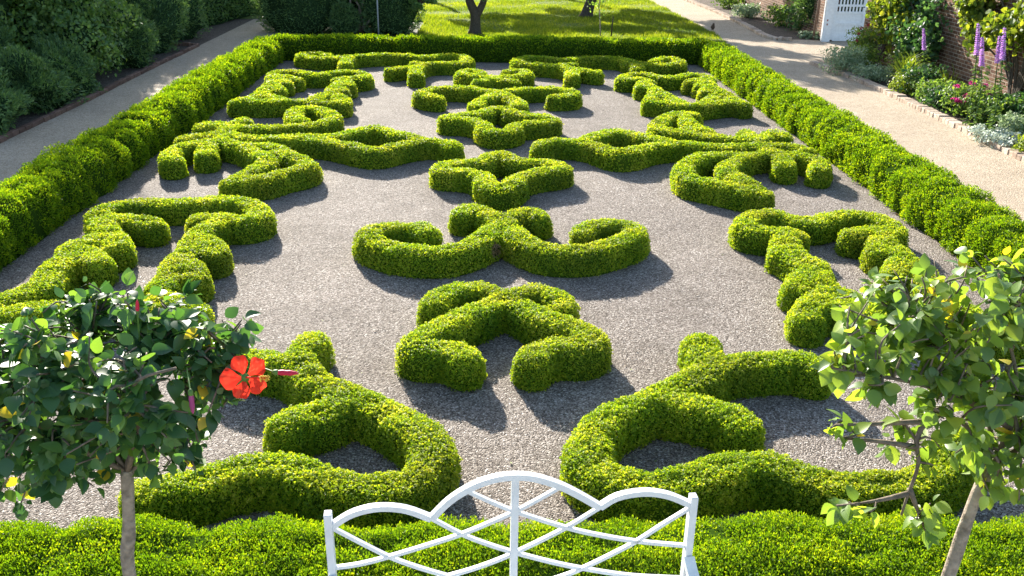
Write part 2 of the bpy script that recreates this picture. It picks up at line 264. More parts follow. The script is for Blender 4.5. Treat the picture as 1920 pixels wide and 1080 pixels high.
# centre lines of the clipped knots, traced on the plane of their tops
TR = {
 'A': [
  [(950,559.6),(929.2,546),(904.2,537.7),(870.8,537.7),(839.6,545),(816.7,561.7)],
  [(950,559.6),(970.8,549.2),(991.7,544),(1014.6,544),(1037.5,551.2),(1052.1,564.8)],
  [(950,559.6),(916.7,569),(879.2,584.6),(843.8,602.3),(810.4,617.9),(785.4,632.5),(777.1,645),(797.9,648.1),(829.2,647.5),(854.2,652.3),(871.9,662.7)],
  [(950,559.6),(975,569),(1008.3,584.6),(1041.7,600.2),(1075,609.6),(1100,622.1),(1112.5,634.6),(1100,645),(1072.9,646),(1041.7,645),(1016.7,651.2),(999,663.8)],
 ],
 'B': [
  [(941.5,418.1),(922.5,403.5),(899.2,391.9),(878.8,389),(868.5,396.3)],
  [(941.5,418.1),(963.3,403.5),(983.8,394.8),(1001.3,396.3),(1008.5,403.5)],
  [(941.5,418.1),(922.5,426.9),(912.3,438.5),(893.3,450.2),(864.2,461.9),(823.3,468.6),(782.5,467.7),(741.7,461.9),(709.6,453.1),(691.5,441.5),(699.4,429.8),(724.2,424),(753.3,422.8),(782.5,424),(800,431.8)],
  [(941.5,418.1),(960.4,428.3),(973.5,441.5),(995.4,454.6),(1027.5,464.8),(1068.3,467.7),(1109.2,464.8),(1147.1,454.6),(1176.3,444.4),(1190.8,434.2),(1180.6,423.4),(1155.8,418.1),(1126.7,418.1),(1106.3,422.5),(1094.6,430.7)],
 ],
 'C': [
  [(935.5,288.2),(920,291.1),(912.2,298.9),(894.7,302.8),(867.5,303.7),(842.2,306.6),(826.7,314.4),(838.3,318.3),(863.6,319.3),(888.9,323.2),(906.4,330.9),(914.1,343.6),(937.5,352.3),(962.7,343.6),(968.6,332.9),(986.1,326.1),(1013.3,320.2),(1040.5,316.4),(1054.1,313.4),(1046.3,307.6),(1021.1,304.7),(991.9,302.8),(970.5,300.8),(958.8,296.9),(952,290.7),(935.5,288.2)],
 ],
 'D': [
  [(933.6,201.7),(916.1,204),(909.3,210.4),(890.8,213.7),(865.5,214.7),(844.2,216.6),(838.3,221.1),(848,223),(867.5,222.7),(888.9,226),(906.4,232.8),(913.2,241.5),(935.5,246.4),(960.8,241.5),(964.7,233.7),(982.2,230.4),(1009.4,228.5),(1030.8,226.9),(1036.6,223.4),(1026.9,219.2),(999.7,216.2),(974.4,213.3),(958.8,209.8),(951.1,204),(933.6,201.7)],
 ],
 'E': [
  [(937.9,173.3),(912.9,170.2),(894.2,167.1),(865,164),(831.7,164),(804.6,168.1),(789,174.4),(800.4,178.5),(820,181.7)],
  [(937.9,173.3),(958.8,170.2),(979.6,167.1),(1008.8,165),(1037.9,165.4),(1062.9,168.8),(1075.4,174.4),(1065,179.2),(1040,180)],
  [(937.9,174.4),(915,181.7),(898.3,190),(893.1,197.3)],
  [(937.9,174.4),(956.7,181.7),(971.2,189),(974.4,198.3)],
 ],
 'F': [
  [(929.6,145.2),(906.7,143.1),(881.7,141),(866,138.3),(873.3,133.3),(890,132.7),(902.5,136.9)],
  [(929.6,145.2),(948.3,143.8),(971.2,143.1),(986.9,138.3),(981.7,132.7),(962.9,130.6),(952.5,134.8)],
  [(898.3,152.1),(917.1,150),(929.6,149.8),(948.3,150.4),(961.9,151.7)],
  [(929.6,145.2),(929.6,150)],
 ],
 'G': [
  [(613.3,102.9),(592.5,99.2),(573.8,99.8),(564.4,103.3),(582.1,106.7),(600.8,108.8),(617.5,108.8),(638.3,106),(663.3,105),(688.3,103.3),(717.5,101.9),(755,102.5),(784.2,105.4),(807.1,105.8),(832.1,103.3),(855,103.3),(871.7,107.1),(875.8,113.3),(861.2,117.5),(830,117.5),(800.8,119.2),(782.1,124.8),(779,132.1),(781,139.4)],
  [(659.2,105.4),(649.8,111.2),(646.7,118.5)],
  [(796.7,120),(780,117.9)],
  [(782.1,126.2),(755,126.2),(733.1,129)],
 ],
 'H': [
  [(1075.8,130),(1055,124.8),(1030,122.3),(1002.9,120.6),(982.1,117.1),(969.6,112.3),(984.2,107.7),(1013.3,107.1),(1038.3,110.2),(1063.3,111.2),(1088.3,109.2),(1127.9,108.1),(1159.2,109.6),(1180,114.4),(1194.6,120.6),(1196.7,127.5)],
  [(1063.3,126.2),(1073.8,132.1),(1071.7,141.5)],
  [(1063.3,126.2),(1096.7,132.1),(1118.5,135.2)],
  [(1046.7,122.7),(1063.3,119.2),(1071.7,119.6)],
  [(1184.2,115.8),(1200.8,118.5),(1221.7,120),(1244.6,121.7),(1267.5,120.6),(1274.8,115.8),(1263.3,110.6),(1242.5,109.4),(1227.9,112.7)],
 ],
 'I': [
  [(510.3,144.7),(513.8,138.4),(526.2,135),(545,133),(565.3,135.3),(588.8,140),(607.5,138.4),(630.9,135.3),(654.4,133.8),(676.2,136.1),(685.2,141.9),(673.1,146.2),(654.4,146.2),(634.8,147.5)],
  [(651.2,147),(638.8,155.6),(627.8,163.4),(623.1,171.2),(632.5,179.1),(642.7,185.3),(641.9,191.6)],
  [(637.2,154.1),(649.7,154.1),(652,158.8)],
  [(626.2,163.4),(637.2,165),(640.6,169.7)],
  [(624.7,172.8),(607.5,177.5),(588.8,185.3)],
  [(443.4,190.8),(459.1,188.4),(482.5,190.8),(507.5,190.8),(532.5,189.2),(552.8,188.8),(576.2,190.8),(599.7,192.3),(621.6,191.9),(641.9,190.8)],
  [(510.3,144.7),(515.3,149.4),(505.9,158.8),(496.6,166.6),(491.1,173.6),(501.2,180.6),(516.9,183.8),(529.4,185.3)],
  [(491.1,173.6),(471.6,182.2),(451.2,188.4)],
  [(520,141.6),(538.8,144.4),(555.6,147)],
  [(515.3,147.8),(529.4,150.2),(535.3,154.8)],
  [(507.5,158.8),(518.4,161.9),(521.9,167.3)],
 ],
 'J': [
  [(1202.5,148.1),(1180.6,148.1),(1168.1,147.5),(1171.2,142.3),(1185.3,139.2),(1205.6,138.4),(1227.5,142.3),(1249.4,144.7),(1272.8,143.1),(1290,140),(1308.8,140.8),(1324.4,144.7),(1330.9,150.2),(1311.9,149.7),(1293.9,153.3)],
  [(1196.2,148.1),(1208.8,148.6),(1217.3,152.2)],
  [(1208.8,150.2),(1204.1,158),(1204.8,161.9)],
  [(1207.2,154.1),(1222.8,163.4),(1233.8,169.7),(1247.8,177.5),(1261.9,185.3),(1274.4,191.6)],
  [(1233.8,169.7),(1227.5,175.9),(1221.2,183.8),(1220.5,190)],
  [(1220.5,190),(1236.9,190.3),(1252.5,193.1),(1280.6,196.2),(1304.1,197),(1327.5,194.7),(1350.9,192.3),(1374.4,190.3),(1394.7,193.9)],
  [(1329.1,150.9),(1318.1,154.1),(1313.8,159.5)],
  [(1327.5,151.7),(1332.2,160.3),(1343.1,166.6),(1358.8,175.9),(1372.8,183.8),(1383.8,190)],
  [(1332.2,160.3),(1325.9,165),(1324.1,169.7)],
  [(1358.8,175.9),(1341.6,179.1),(1332.2,185.3),(1324.4,191.6)],
 ],
 'K': [
  [(381,237.1),(396.7,230.8),(413.3,234),(423.8,240.2),(434.2,238.8),(457.1,239.6),(488.3,239.6),(519.6,238.1),(550.8,237.1),(582.1,234.6),(607.1,229.8),(623.8,220.4),(617.5,212.1),(596.7,203.8),(573.8,200.6),(556,204.8),(550.8,214.2),(557.1,222.5),(565.4,224.6)],
  [(434.2,238.8),(444.6,229.8),(457.1,226.7)],
  [(423.8,240.2),(421.7,249.6)],
  [(344.6,260.4),(367.5,255.8),(388.3,254.8),(409.2,250),(425.8,249.6),(442.5,253.3),(461.2,257.9),(488.3,257.9),(519.6,257.3),(550.8,258.3)],
  [(421.7,249.6),(413.3,262.1)],
  [(550.8,258.3),(560,255.1),(595.4,256.9),(622,254.2),(648.5,249.8),(675.1,243.6),(698.1,240.4),(715.8,241.8),(737.1,248),(763.6,254.2),(786.7,259.5)],
  [(550.8,258.3),(577.7,259.5),(613.1,264.3),(648.5,270.2),(675.1,276.4),(694.6,279.9),(715.8,279),(737.1,273.7),(763.6,268.4),(786.7,264.8),(807.9,263.6),(834.5,265.4),(848.6,270.7)],
  [(323.8,298.5),(317.5,287.1),(338.3,274.6),(363.3,268.8),(388.3,265.2),(409.2,262.5),(425.8,265.2),(442.5,270.4),(463.3,271.5),(488.3,270.8),(509.2,274.6),(530,282.9),(550.8,293.3),(571.7,301.7),(577.9,309),(561.2,316.2),(530,322.5),(498.8,331.9),(467.5,336),(435.2,339.2)],
  [(457.1,272.5),(480,284),(496.7,293.3),(498.8,303.8),(480,314.2),(459.2,324.6),(435.2,338.1)],
  [(396.7,264.2),(387.3,274.6),(385.2,287.1)],
 ],
 'P': [
  [(1299,214.8),(1279.2,212.7),(1254.2,217.9),(1237.5,228.3),(1233.3,237.7),(1254.2,245),(1283.3,249.2),(1316.7,253.3),(1345.8,256.5),(1377.1,260),(1404.2,261.2),(1429.2,261.2),(1435.4,255.4),(1452.1,248.1),(1468.8,254.4)],
  [(1283.3,217.9),(1289.6,226.2),(1302.1,235.6),(1325,246),(1341.7,254.4)],
  [(1408.3,261.2),(1400,248.1)],
  [(1425,261.2),(1429.2,272.1)],
  [(1015,268.7),(1038.3,264.2),(1063.3,264.2),(1086.7,265.3),(1106.7,258.3),(1126.7,251.7),(1146.7,247.5),(1163.3,246.7),(1188.3,250),(1210,255.8),(1233.3,261.7),(1255,265.8)],
  [(1086.7,265.8),(1106.7,269.2),(1126.7,275),(1146.7,282.5),(1163.3,285.8),(1180,284.2),(1200,279.2),(1221.7,273.3),(1246.7,270),(1272.9,267.5),(1304.2,270.4),(1335.4,274.2),(1366.7,275.6),(1397.9,275.6),(1425,271.5),(1445.8,272.5),(1470.8,272.5),(1491.7,275.6),(1512.5,280.8)],
  [(1431.2,272.1),(1443.8,284.6)],
  [(1431.2,359.6),(1412.5,356.5),(1387.5,353.3),(1356.2,346),(1325,339.8),(1300,334.6),(1283.3,322.1),(1285.4,308.5),(1304.2,297.1),(1329.2,290.8),(1358.3,288.8),(1387.5,289.2),(1418.8,288.8),(1439.6,283.5),(1454.2,284.6),(1481.2,286.7),(1512.5,292.9),(1535.4,301.2),(1537.5,314.8)],
  [(1404.2,290.8),(1381.2,299.2),(1364.6,310.6),(1370.8,324.2),(1393.8,336.7),(1418.8,354.4)],
  [(1454.2,284.6),(1468.8,295),(1473.3,307.5)],
 ],
 'L': [
  [(374.1,407.8),(407.8,406.4),(447.2,410.6),(478.1,406.4),(488,396.6),(472.5,383.9),(450,376.3),(421.9,374.1),(351.6,376.9),(295.3,378.3),(247.5,379.1),(208.1,385.3),(187,398),(191.2,416.2),(199.7,433.1),(174.4,447.2),(140.6,458.4),(129.4,469.7),(140.6,478.1)],
  [(196.9,407.8),(236.2,408.4),(284.1,414.8)],
  [(199.7,433.1),(213.7,444.4),(218,458.4)],
  [(140.6,466.9),(165.9,473.9),(180,486.6)],
  [(135,472.5),(112.5,489.4),(95.6,509.1),(84.4,525.9),(56.2,542.8),(22.5,554.1),(-16.9,568.1)],
  [(416.2,412),(388.1,424.7),(368.4,441.6),(357.2,464.1),(334.7,483.7),(329.1,497.8),(317.8,517.5),(298.1,537.2)],
  [(368.4,444.4),(390.9,452.8),(400.8,469.7)],
  [(334.7,492.2),(354.4,497.8),(362.8,516.1)],
 ],
 'M': [
  [(1491.9,436.7),(1471.1,431.9),(1437.8,430.6),(1405.8,426.4),(1397.5,413.9),(1423.9,399.4),(1457.2,400.6),(1490.6,409.7),(1526.7,412.5),(1562.8,403.3),(1598.9,400.6),(1637.8,406.1),(1668.3,418.1),(1676.7,431.9),(1660,434.7),(1632.2,431.9),(1601.7,434.7)],
  [(1482.2,434.7),(1473.9,450),(1468.9,466.7)],
  [(1473.9,450),(1490.6,475),(1510,488.9),(1526.7,505.6),(1537.8,525),(1560,541.7),(1590.6,552.8)],
  [(1510,488.9),(1526.7,493.1),(1535,508.3)],
  [(1526.7,505.6),(1510,516.7),(1500.8,533.3)],
  [(1560,541.7),(1532.2,558.3),(1518.3,575),(1516.9,590.3)],
  [(1518.3,577.8),(1554.4,568.1),(1598.9,570.8),(1637.8,575.6),(1679.4,580.6)],
  [(1668.3,434.7),(1654.4,448.6),(1650.3,466.7)],
  [(1654.4,448.6),(1682.2,466.7),(1698.9,483.3),(1726.7,508.3),(1748.9,530.6)],
  [(1698.9,483.3),(1687.8,494.4),(1685.6,508.3)],
 ],
 'N': [
  [(583.1,635.7),(563.7,658.6),(556.7,676.2),(577.8,699.1),(613,720.2),(662.2,741.3),(715,762.4),(760.8,787),(799.5,818.7),(810,850.4),(788.9,882),(750.2,903.2),(704.5,910.2),(655.2,904.9),(602.4,892.6),(556.7,875),(514.5,868),(468.7,871.5),(415.9,882),(345.6,903.2),(275.2,917.2)],
  [(556.7,678),(514.5,672.7),(468.7,665.7),(430,660.4)],
  [(655.2,741.3),(605.9,767.7),(570.8,774.7),(537.3,785.3)],
 ],
 'O': [
  [(1315.4,637.4),(1327.1,662.9),(1338,681.1),(1305.2,706.7),(1254.2,728.5),(1203.1,750.4),(1152.1,772.3),(1119.3,801.4),(1104.7,837.9),(1112,870.7),(1148.4,892.6),(1195.8,901.7),(1239.6,903.5),(1287,894.4),(1334.4,879.8),(1378.1,868.9),(1425.5,867.1),(1472.9,876.2),(1523.9,894.4),(1578.6,903.5),(1633.3,901.7),(1698.9,899.9),(1764.5,874.4),(1801,816)],
  [(1338,681.1),(1378.1,675.7),(1432.8,672),(1487.5,668.4),(1523.9,679.3)],
  [(1232.3,743.1),(1283.3,750.4),(1327.1,761.3),(1367.2,770.5),(1392.7,788.7)],
 ],
}

# ------------------------------------------------------------------ setting
sheet('ground', -300, 300, -300, 300, -0.03, M['ground'], 'rough green ground stretching away beyond the garden', 'ground')
sheet('gravel', -5.60, 5.80, 3.6, 23.5, 0.0, M['gravel'], 'grey gravel bed lying between the clipped hedge knots', 'gravel')
sheet('path', -7.88, -5.60, 3.6, 31.5, 0.004, M['path'], 'shaded gravel path along the dark shrub border', 'path')
sheet('path', 5.80, 8.50, 3.6, 48.0, 0.004, M['path'], 'sunny sandy path beside the brick wall border', 'path')
sheet('path', -5.60, 5.80, 23.5, 26.6, 0.004, M['path'], 'cross path behind the far end hedge', 'path')
sheet('path', -12.0, 12.0, -6.0, 3.6, 0.004, M['path'], 'paved strip below the white bench', 'path')
sheet('soil_bed', -16.0, -7.88, 3.6, 40.0, 0.0, M['soil'], 'dark soil bed under the shrubs', 'bed')
sheet('soil_bed', 8.50, 10.0, 3.6, 24.1, 0.0, M['soil'], 'planted soil bed at the foot of the brick wall', 'bed')
sheet('soil_bed', 8.50, 10.0, 27.9, 48.0, 0.0, M['soil'], 'far soil bed beyond the white gate', 'bed')
sheet('path', 8.50, 14.0, 24.1, 27.9, 0.004, M['path'], 'short sandy path leading out to the white gate', 'path')
b = MB()
lp = [(-2.2, 26.6), (6.1, 26.6), (6.5, 26.65), (6.8, 26.85), (6.95, 27.2), (6.97, 28.9), (6.85, 34), (6.65, 40), (6.4, 46), (6.4, 80), (-12, 80), (-12, 31.5), (-2.2, 31.5)]
b.add([(x, y, .012) for x, y in lp], [tuple(range(len(lp)))])
o = b.build('lawn', M['lawn']); o['kind'] = 'structure'; o['label'] = 'mown lawn under the fruit trees'; o['category'] = 'lawn'

def in_poly(x, y, poly):
    c = np.zeros(len(x), bool); n = len(poly)
    for i in range(n):
        (xa, ya), (xb, yb) = poly[i], poly[(i+1) % n]
        k = ((ya > y) != (yb > y)) & (x < (xb-xa)*(y-ya)/((yb-ya)+1e-12)+xa); c ^= k
    return c
n = 110000
y = 26.6+15*rng.random(n)**1.3; x = -2.6+10*rng.random(n); k = in_poly(x, y, lp); x, y = x[k], y[k]; n = len(x)
pos = np.stack([x, y, np.full(n, .01)], 1)
xd = nz(np.stack([rng.normal(0, .35, n), rng.normal(0, .35, n), np.ones(n)], 1))
b = MB(); s = rng.uniform(.045, .10, n)*(1+.35*noise(pos*1.3)).clip(.5, 1.6)
b.inst([(0, -.12, 0), (0, .12, 0), (1, 0, .1)], [(0, 1, 2)], pos, xd, rng.normal(size=(n, 3)), s, 0, (rng.random(n)*.7+.3*(noise(pos*.9)*.5+.5)).clip(0, 1))
M['grass'] = leaf_mat('grass blade', [(0.0, (.06, .12, .010)), (.6, (.18, .25, .018)), (1.0, (.40, .43, .05))], .5, (1.5, 1.45, .5))
o = b.build('grass', M['grass']); o['kind'] = 'stuff'; o['label'] = 'short blades of grass on the lawn'; o['category'] = 'grass'

# ------------------------------------------------------------------ clipped hedges
LEAF4 = [(0, 0, 0), (.45, -.32, .06), (1, 0, -.03), (.45, .32, .06)]; LEAF4F = [(0, 1, 2, 3)]
SPRIG = [(0, -.05, 0), (.5, -.13, .05), (1, 0, 0), (.5, .13, .05)]
def profile(t, w, H, n=4.4):
    c, s = np.cos(t), np.sin(t)
    return w*np.sign(c)*np.abs(c)**(2/n), H*np.abs(s)**(2/n)
def depth_of(p): return p[:, 0]*CF[0]+p[:, 1]*CF[1]+(p[:, 2]-CAMH)*CF[2]

def hedge(name, lines, label, group=None, w=.162, H=.28, leaf=.0175, cover=2.0, style='box', lump=.008, bulge=None, z0=0.0, mats=None, jit=.012, hvar=.008, widths=None, brown=None):
    """one clipped hedge: a closed inner body with a layer of small leaves over it; lines are plan centre lines"""
    lines = [np.asarray(l, float) for l in lines]
    net = np.concatenate(lines).astype(np.float32)
    b = MB()
    P_, N_ = [], []
    for li, L in enumerate(lines):
        wl = w if widths is None else widths[li]
        T = nz(np.gradient(L, axis=0)); S = np.stack([T[:, 1], -T[:, 0]], 1)
        # inner body
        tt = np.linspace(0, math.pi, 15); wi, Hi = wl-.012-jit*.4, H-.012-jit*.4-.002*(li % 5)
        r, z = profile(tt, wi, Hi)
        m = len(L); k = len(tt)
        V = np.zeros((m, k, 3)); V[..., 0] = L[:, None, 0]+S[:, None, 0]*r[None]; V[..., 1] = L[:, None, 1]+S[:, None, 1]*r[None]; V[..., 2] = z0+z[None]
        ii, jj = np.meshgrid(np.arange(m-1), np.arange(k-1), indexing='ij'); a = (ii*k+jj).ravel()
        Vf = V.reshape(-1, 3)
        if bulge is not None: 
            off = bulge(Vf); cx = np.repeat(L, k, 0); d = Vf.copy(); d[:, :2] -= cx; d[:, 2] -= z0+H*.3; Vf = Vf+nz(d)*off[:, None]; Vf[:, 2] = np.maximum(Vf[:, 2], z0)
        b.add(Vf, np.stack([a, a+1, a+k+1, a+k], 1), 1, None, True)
        for e, sg in ((0, -1), (m-1, 1)):                       # rounded ends
            ph = np.linspace(0, math.pi, 9); tq = np.linspace(0, math.pi/2, 8); rq, zq = profile(tq, wi, Hi)
            c = L[e]; s_, t_ = S[e], T[e]*sg
            D = np.cos(ph)[:, None]*s_+np.sin(ph)[:, None]*t_
            V = np.zeros((9, 8, 3)); V[..., :2] = c+D[:, None, :]*rq[None, :, None]; V[..., 2] = z0+zq[None]
            ii, jj = np.meshgrid(np.arange(8), np.arange(7), indexing='ij'); a = (ii*8+jj).ravel()
            b.add(V.reshape(-1, 3), np.stack([a, a+8, a+9, a+1], 1), 1, None, True)
        # sample points on the clipped surface
        seg = np.linalg.norm(np.diff(L, axis=0), axis=1).sum()
        tt = np.linspace(0, math.pi, 200); r, z = profile(tt, wl, H); al = np.concatenate([[0], np.cumsum(np.hypot(np.diff(r), np.diff(z)))])
        dm = depth_of(np.array([[*net.mean(0), H]]))[0]; dmin = depth_of(np.concatenate([L, np.full((m, 1), H)], 1)).min()
        s0 = max(1.0, dmin/8.0)**.85
        n = int(seg*al[-1]*cover/((leaf*s0)**2*.32))
        u = rng.random(n)*(m-1); i = u.astype(int).clip(0, m-2); f = (u-i)[:, None]
        c = L[i]*(1-f)+L[i+1]*f; s = nz(S[i]*(1-f)+S[i+1]*f)
        q = np.interp(rng.random(n)*al[-1], al, tt); rr, zz = profile(q, wl, H)
        r2, z2 = profile((q+.02).clip(0, math.pi), wl, H); r1, z1 = profile((q-.02).clip(0, math.pi), wl, H)
        dn = nz(np.stack([-(z1-z2)*1.0, (r1-r2)*1.0], 1))          # outward in (r,z)
        flip = (dn[:, 0]*rr+dn[:, 1]*(zz-H*.3)) < 0; dn[flip] *= -1
        p = np.stack([c[:, 0]+s[:, 0]*rr, c[:, 1]+s[:, 1]*rr, z0+zz], 1); nn = np.stack([s[:, 0]*dn[:, 0], s[:, 1]*dn[:, 0], dn[:, 1]], 1)
        P_.append((p, nn, np.abs(rr), np.full(n, s0)))
        for e, sg in ((0, -1), (m-1, 1)):
            tq = np.linspace(0, math.pi/2, 100); rq, zq = profile(tq, wl, H); wt = np.concatenate([[0], np.cumsum(np.hypot(np.diff(rq), np.diff(zq))*(rq[1:]+rq[:-1])/2)])
            n = int(math.pi*wt[-1]*cover/((leaf*s0)**2*.32)); q = np.interp(rng.random(n)*wt[-1], wt, tq); rr, zz = profile(q, wl, H)
            r2, z2 = profile((q+.02).clip(0, math.pi/2), wl, H); r1, z1 = profile((q-.02).clip(0, math.pi/2), wl, H)
            dn = nz(np.stack([z2-z1, r1-r2], 1)); ph = rng.random(n)*math.pi
            D = np.cos(ph)[:, None]*S[e]+np.sin(ph)[:, None]*T[e]*sg
            p = np.concatenate([L[e]+D*rr[:, None], (z0+zz)[:, None]], 1); P_.append((p, np.concatenate([D*dn[:, :1], dn[:, 1:]], 1), rr, np.full(n, s0)))
    p = np.concatenate([a[0] for a in P_]); nn = nz(np.concatenate([a[1] for a in P_])); rr = np.concatenate([a[2] for a in P_]); s0 = np.concatenate([a[3] for a in P_])
    keep = np.ones(len(p), bool)                                # leaves buried inside a crossing run are left out
    pf = p[:, :2].astype(np.float32)
    for i in range(0, len(p), 20000):
        d2 = (pf[i:i+20000, None, 0]-net[None, :, 0])**2+(pf[i:i+20000, None, 1]-net[None, :, 1])**2
        keep[i:i+20000] = np.sqrt(d2.min(1)) > rr[i:i+20000]-.014
    sc = np.maximum(1.0, depth_of(p)/8.0)**.85
    keep &= rng.random(len(p)) < (s0/sc)**2
    p, nn, sc = p[keep], nn[keep], sc[keep]; n = len(p)
    off = jit*rng.uniform(-1, 1, n)*sc**.5+lump*noise(p*14)+.008*noise(p*55)+hvar*noise(p*4.5)
    if bulge is not None: off = off+bulge(p)
    p = p+nn*off[:, None]; p[:, 2] = np.maximum(p[:, 2], z0+.004)
    age = (rng.random(n)*.6+.2*(noise(p*6+3)*.5+.5)+.2*(noise(p*55)*.5+.5)).clip(0, 1)
    if brown is not None:
        kk = np.linalg.norm(p-np.asarray(brown[:3]), axis=1) < brown[3]*(.7+.3*rng.random(n))
    if style == 'box':
        nrm = nz(nn*.6+rng.normal(0, .62, (n, 3))+np.array([0, 0, .12])); xd = nz(np.cross(nrm, rng.normal(size=(n, 3))))
        b.inst(LEAF4, LEAF4F, p-xd*(leaf*sc*.5)[:, None], xd, nrm, leaf*sc*rng.uniform(.75, 1.25, n), 0, age)
    else:
        xd = nz(nn*.8+rng.normal(0, .62, (n, 3))+np.array([0, 0, .5])); nrm = rng.normal(size=(n, 3))
        L_ = leaf*sc*rng.uniform(.75, 1.45, n)
        b.inst(SPRIG, LEAF4F, p-xd*(L_*.45)[:, None], xd, nrm, np.stack([L_, leaf*sc*2.2, L_], 1), 0, age)
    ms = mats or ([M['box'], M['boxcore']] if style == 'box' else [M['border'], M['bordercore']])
    if brown is not None:
        ms = ms+[M['dead']]
        blk = b.b[-1]
        b.b[-1] = (blk[0], blk[1][~kk], 0, blk[3][~kk], False); b.b.append((np.zeros((0, 3), np.float32), blk[1][kk], 2, blk[3][kk], False))
    org = (*net.mean(0), z0)
    o = b.build(name, ms, None, org); tag(o, label, 'hedge', group)
    return o
M['dead'] = leaf_mat('dead twig', [(0.0, (.20, .13, .06)), (1.0, (.55, .40, .22))], .5, (1.2, 1.1, .8))

HZ = .268
def world_lines(key): return [smoothline(np.array([at_z(a, c, HZ)[:2] for a, c in pl])) for pl in TR[key]]
KNOTPTS = []
KN = {
 'A': ('low box knot with crossed arms and inturned feet, on the centre line nearest the bench', None),
 'B': ('low box knot of two outward scrolls, with brown twigs by its central notch', None),
 'C': ('four-pointed star-shaped box knot with a slit, nearer and larger of the two stars', 'star-shaped box knots'),
 'D': ('four-pointed star-shaped box knot, the farther of the two stars beyond the diamonds', 'star-shaped box knots'),
 'E': ('low box knot behind the far star, wide arms ending in round knobs', None),
 'F': ('smallest box knot, two tiny curls over a short bar, last on the centre line', None),
 'G': ('sunlit long wavy box knot at the far end hedge, curled tip at its left', 'long wavy knots at the far end'),
 'H': ('shaded long wavy box knot under the far end hedge, ring at its right', 'long wavy knots at the far end'),
 'I': ('tower-shaped box knot with notched sides, at far left beyond the fleur-de-lis', 'tower-shaped box knots'),
 'J': ('tower-shaped box knot with notched sides, at far right beside the bright hedge', 'tower-shaped box knots'),
 'K': ('sideways fleur-de-lis box knot with a diamond tip pointing right, by the left hedge', 'fleur-de-lis box knots'),
 'P': ('sideways fleur-de-lis box knot with a diamond tip pointing left, by the right hedge', 'fleur-de-lis box knots'),
 'L': ('tower-shaped box knot behind the red-flowered hibiscus, partly hidden by its leaves', 'tower-shaped box knots'),
 'M': ('tower-shaped box knot behind the flowerless pale hibiscus, partly hidden by its leaves', 'tower-shaped box knots'),
 'N': ('large curling box knot in front of the red hibiscus flower, left of the bench', 'large curling knots by the bench'),
 'O': ('large curling box knot right of the bench, reaching behind the pale hibiscus', 'large curling knots by the bench'),
}
def plan(px, py): return np.array([px/60.0-6, 3+(1320-py)/60.0])
EXTRA = {'L': [[plan(80, 1075), plan(130, 1046), plan(200, 1052)], [plan(177, 1032), plan(192, 1052)]],
         'M': [[plan(560, 1050), plan(600, 1062), plan(645, 1078)], [plan(617, 1022), plan(628, 1068)]]}
for k, (lab, grp) in KN.items():
    L = world_lines(k)
    for e in EXTRA.get(k, []): L.append(smoothline(np.array(e)))
    br = None
    if k == 'B': q = at_z(*(660+925/3.43, 370+330/3.43), .15); br = (q[0], q[1]-.02, .14, .10)
    hedge('box_knot', L, lab, grp, brown=br); KNOTPTS += L

# border hedges, made of single shrubs that still show as lumps
def shrub_bulge(axis, a0, period, amp, slant=0.0):
    edges = [a0]
    r2 = np.random.default_rng(3)
    while edges[-1] < 30: edges.append(edges[-1]+period*r2.uniform(.75, 1.3))
    edges = np.array(edges); am = r2.uniform(.45, 1.15, len(edges)+1); sh = r2.uniform(-.022, .018, len(edges)+1)
    def f(p):
        s = p[:, axis]+slant*p[:, 2]+.05*noise(p*2.0)
        i = np.searchsorted(edges, s).clip(1, len(edges)-1); u = (s-edges[i-1])/(edges[i]-edges[i-1])
        return amp*am[i]*(1-np.abs(2*u.clip(0, 1)-1)**3)-amp*.55+sh[i]
    return f
def straight(a, b): 
    n = max(3, int(np.hypot(b[0]-a[0], b[1]-a[1])/.05)); t = np.linspace(0, 1, n)[:, None]; return np.asarray(a)*(1-t)+np.asarray(b)*t
hedge('border_hedge', [straight((-5.55, 3.8), (-5.47, 23.1))], 'long straight lumpy border hedge beside the shaded path', 'border hedges round the gravel', w=.37, H=.53, leaf=.020, cover=1.3, style='sprig', lump=.02, bulge=shrub_bulge(1, 3, .58, .06, .35), jit=.03, hvar=.03)
hedge('border_hedge', [straight((5.74, 3.8), (5.60, 23.1))], 'long straight bright green border hedge beside the sunny path', 'border hedges round the gravel', w=.37, H=.51, leaf=.020, cover=1.3, style='sprig', lump=.02, bulge=shrub_bulge(1, 3, .62, .045, -.2), jit=.025, hvar=.03)
hedge('border_hedge', [straight((-5.2, 23.36), (-2.72, 23.40))], 'short section of the far end hedge in front of the dark evergreens', 'border hedges round the gravel', w=.36, H=.55, leaf=.020, cover=1.3, style='sprig', lump=.02, bulge=shrub_bulge(0, -8, 1.3, .03), jit=.02)
hedge('border_hedge', [straight((-2.1, 23.40), (5.3, 23.36))], 'long section of the far end hedge in front of the lawn', 'border hedges round the gravel', w=.37, H=.55, leaf=.020, cover=1.3, style='sprig', lump=.02, bulge=shrub_bulge(0, -8, 1.7, .025), jit=.02)
hedge('border_hedge', [straight((-4.9, 3.80), (5.1, 3.80))], 'near border hedge with upright bright tips directly behind the white bench', 'border hedges round the gravel', w=.36, H=.57, leaf=.0155, cover=1.7, style='sprig', bulge=shrub_bulge(0, -8, .85, .04), jit=.03, hvar=.02, lump=.016)

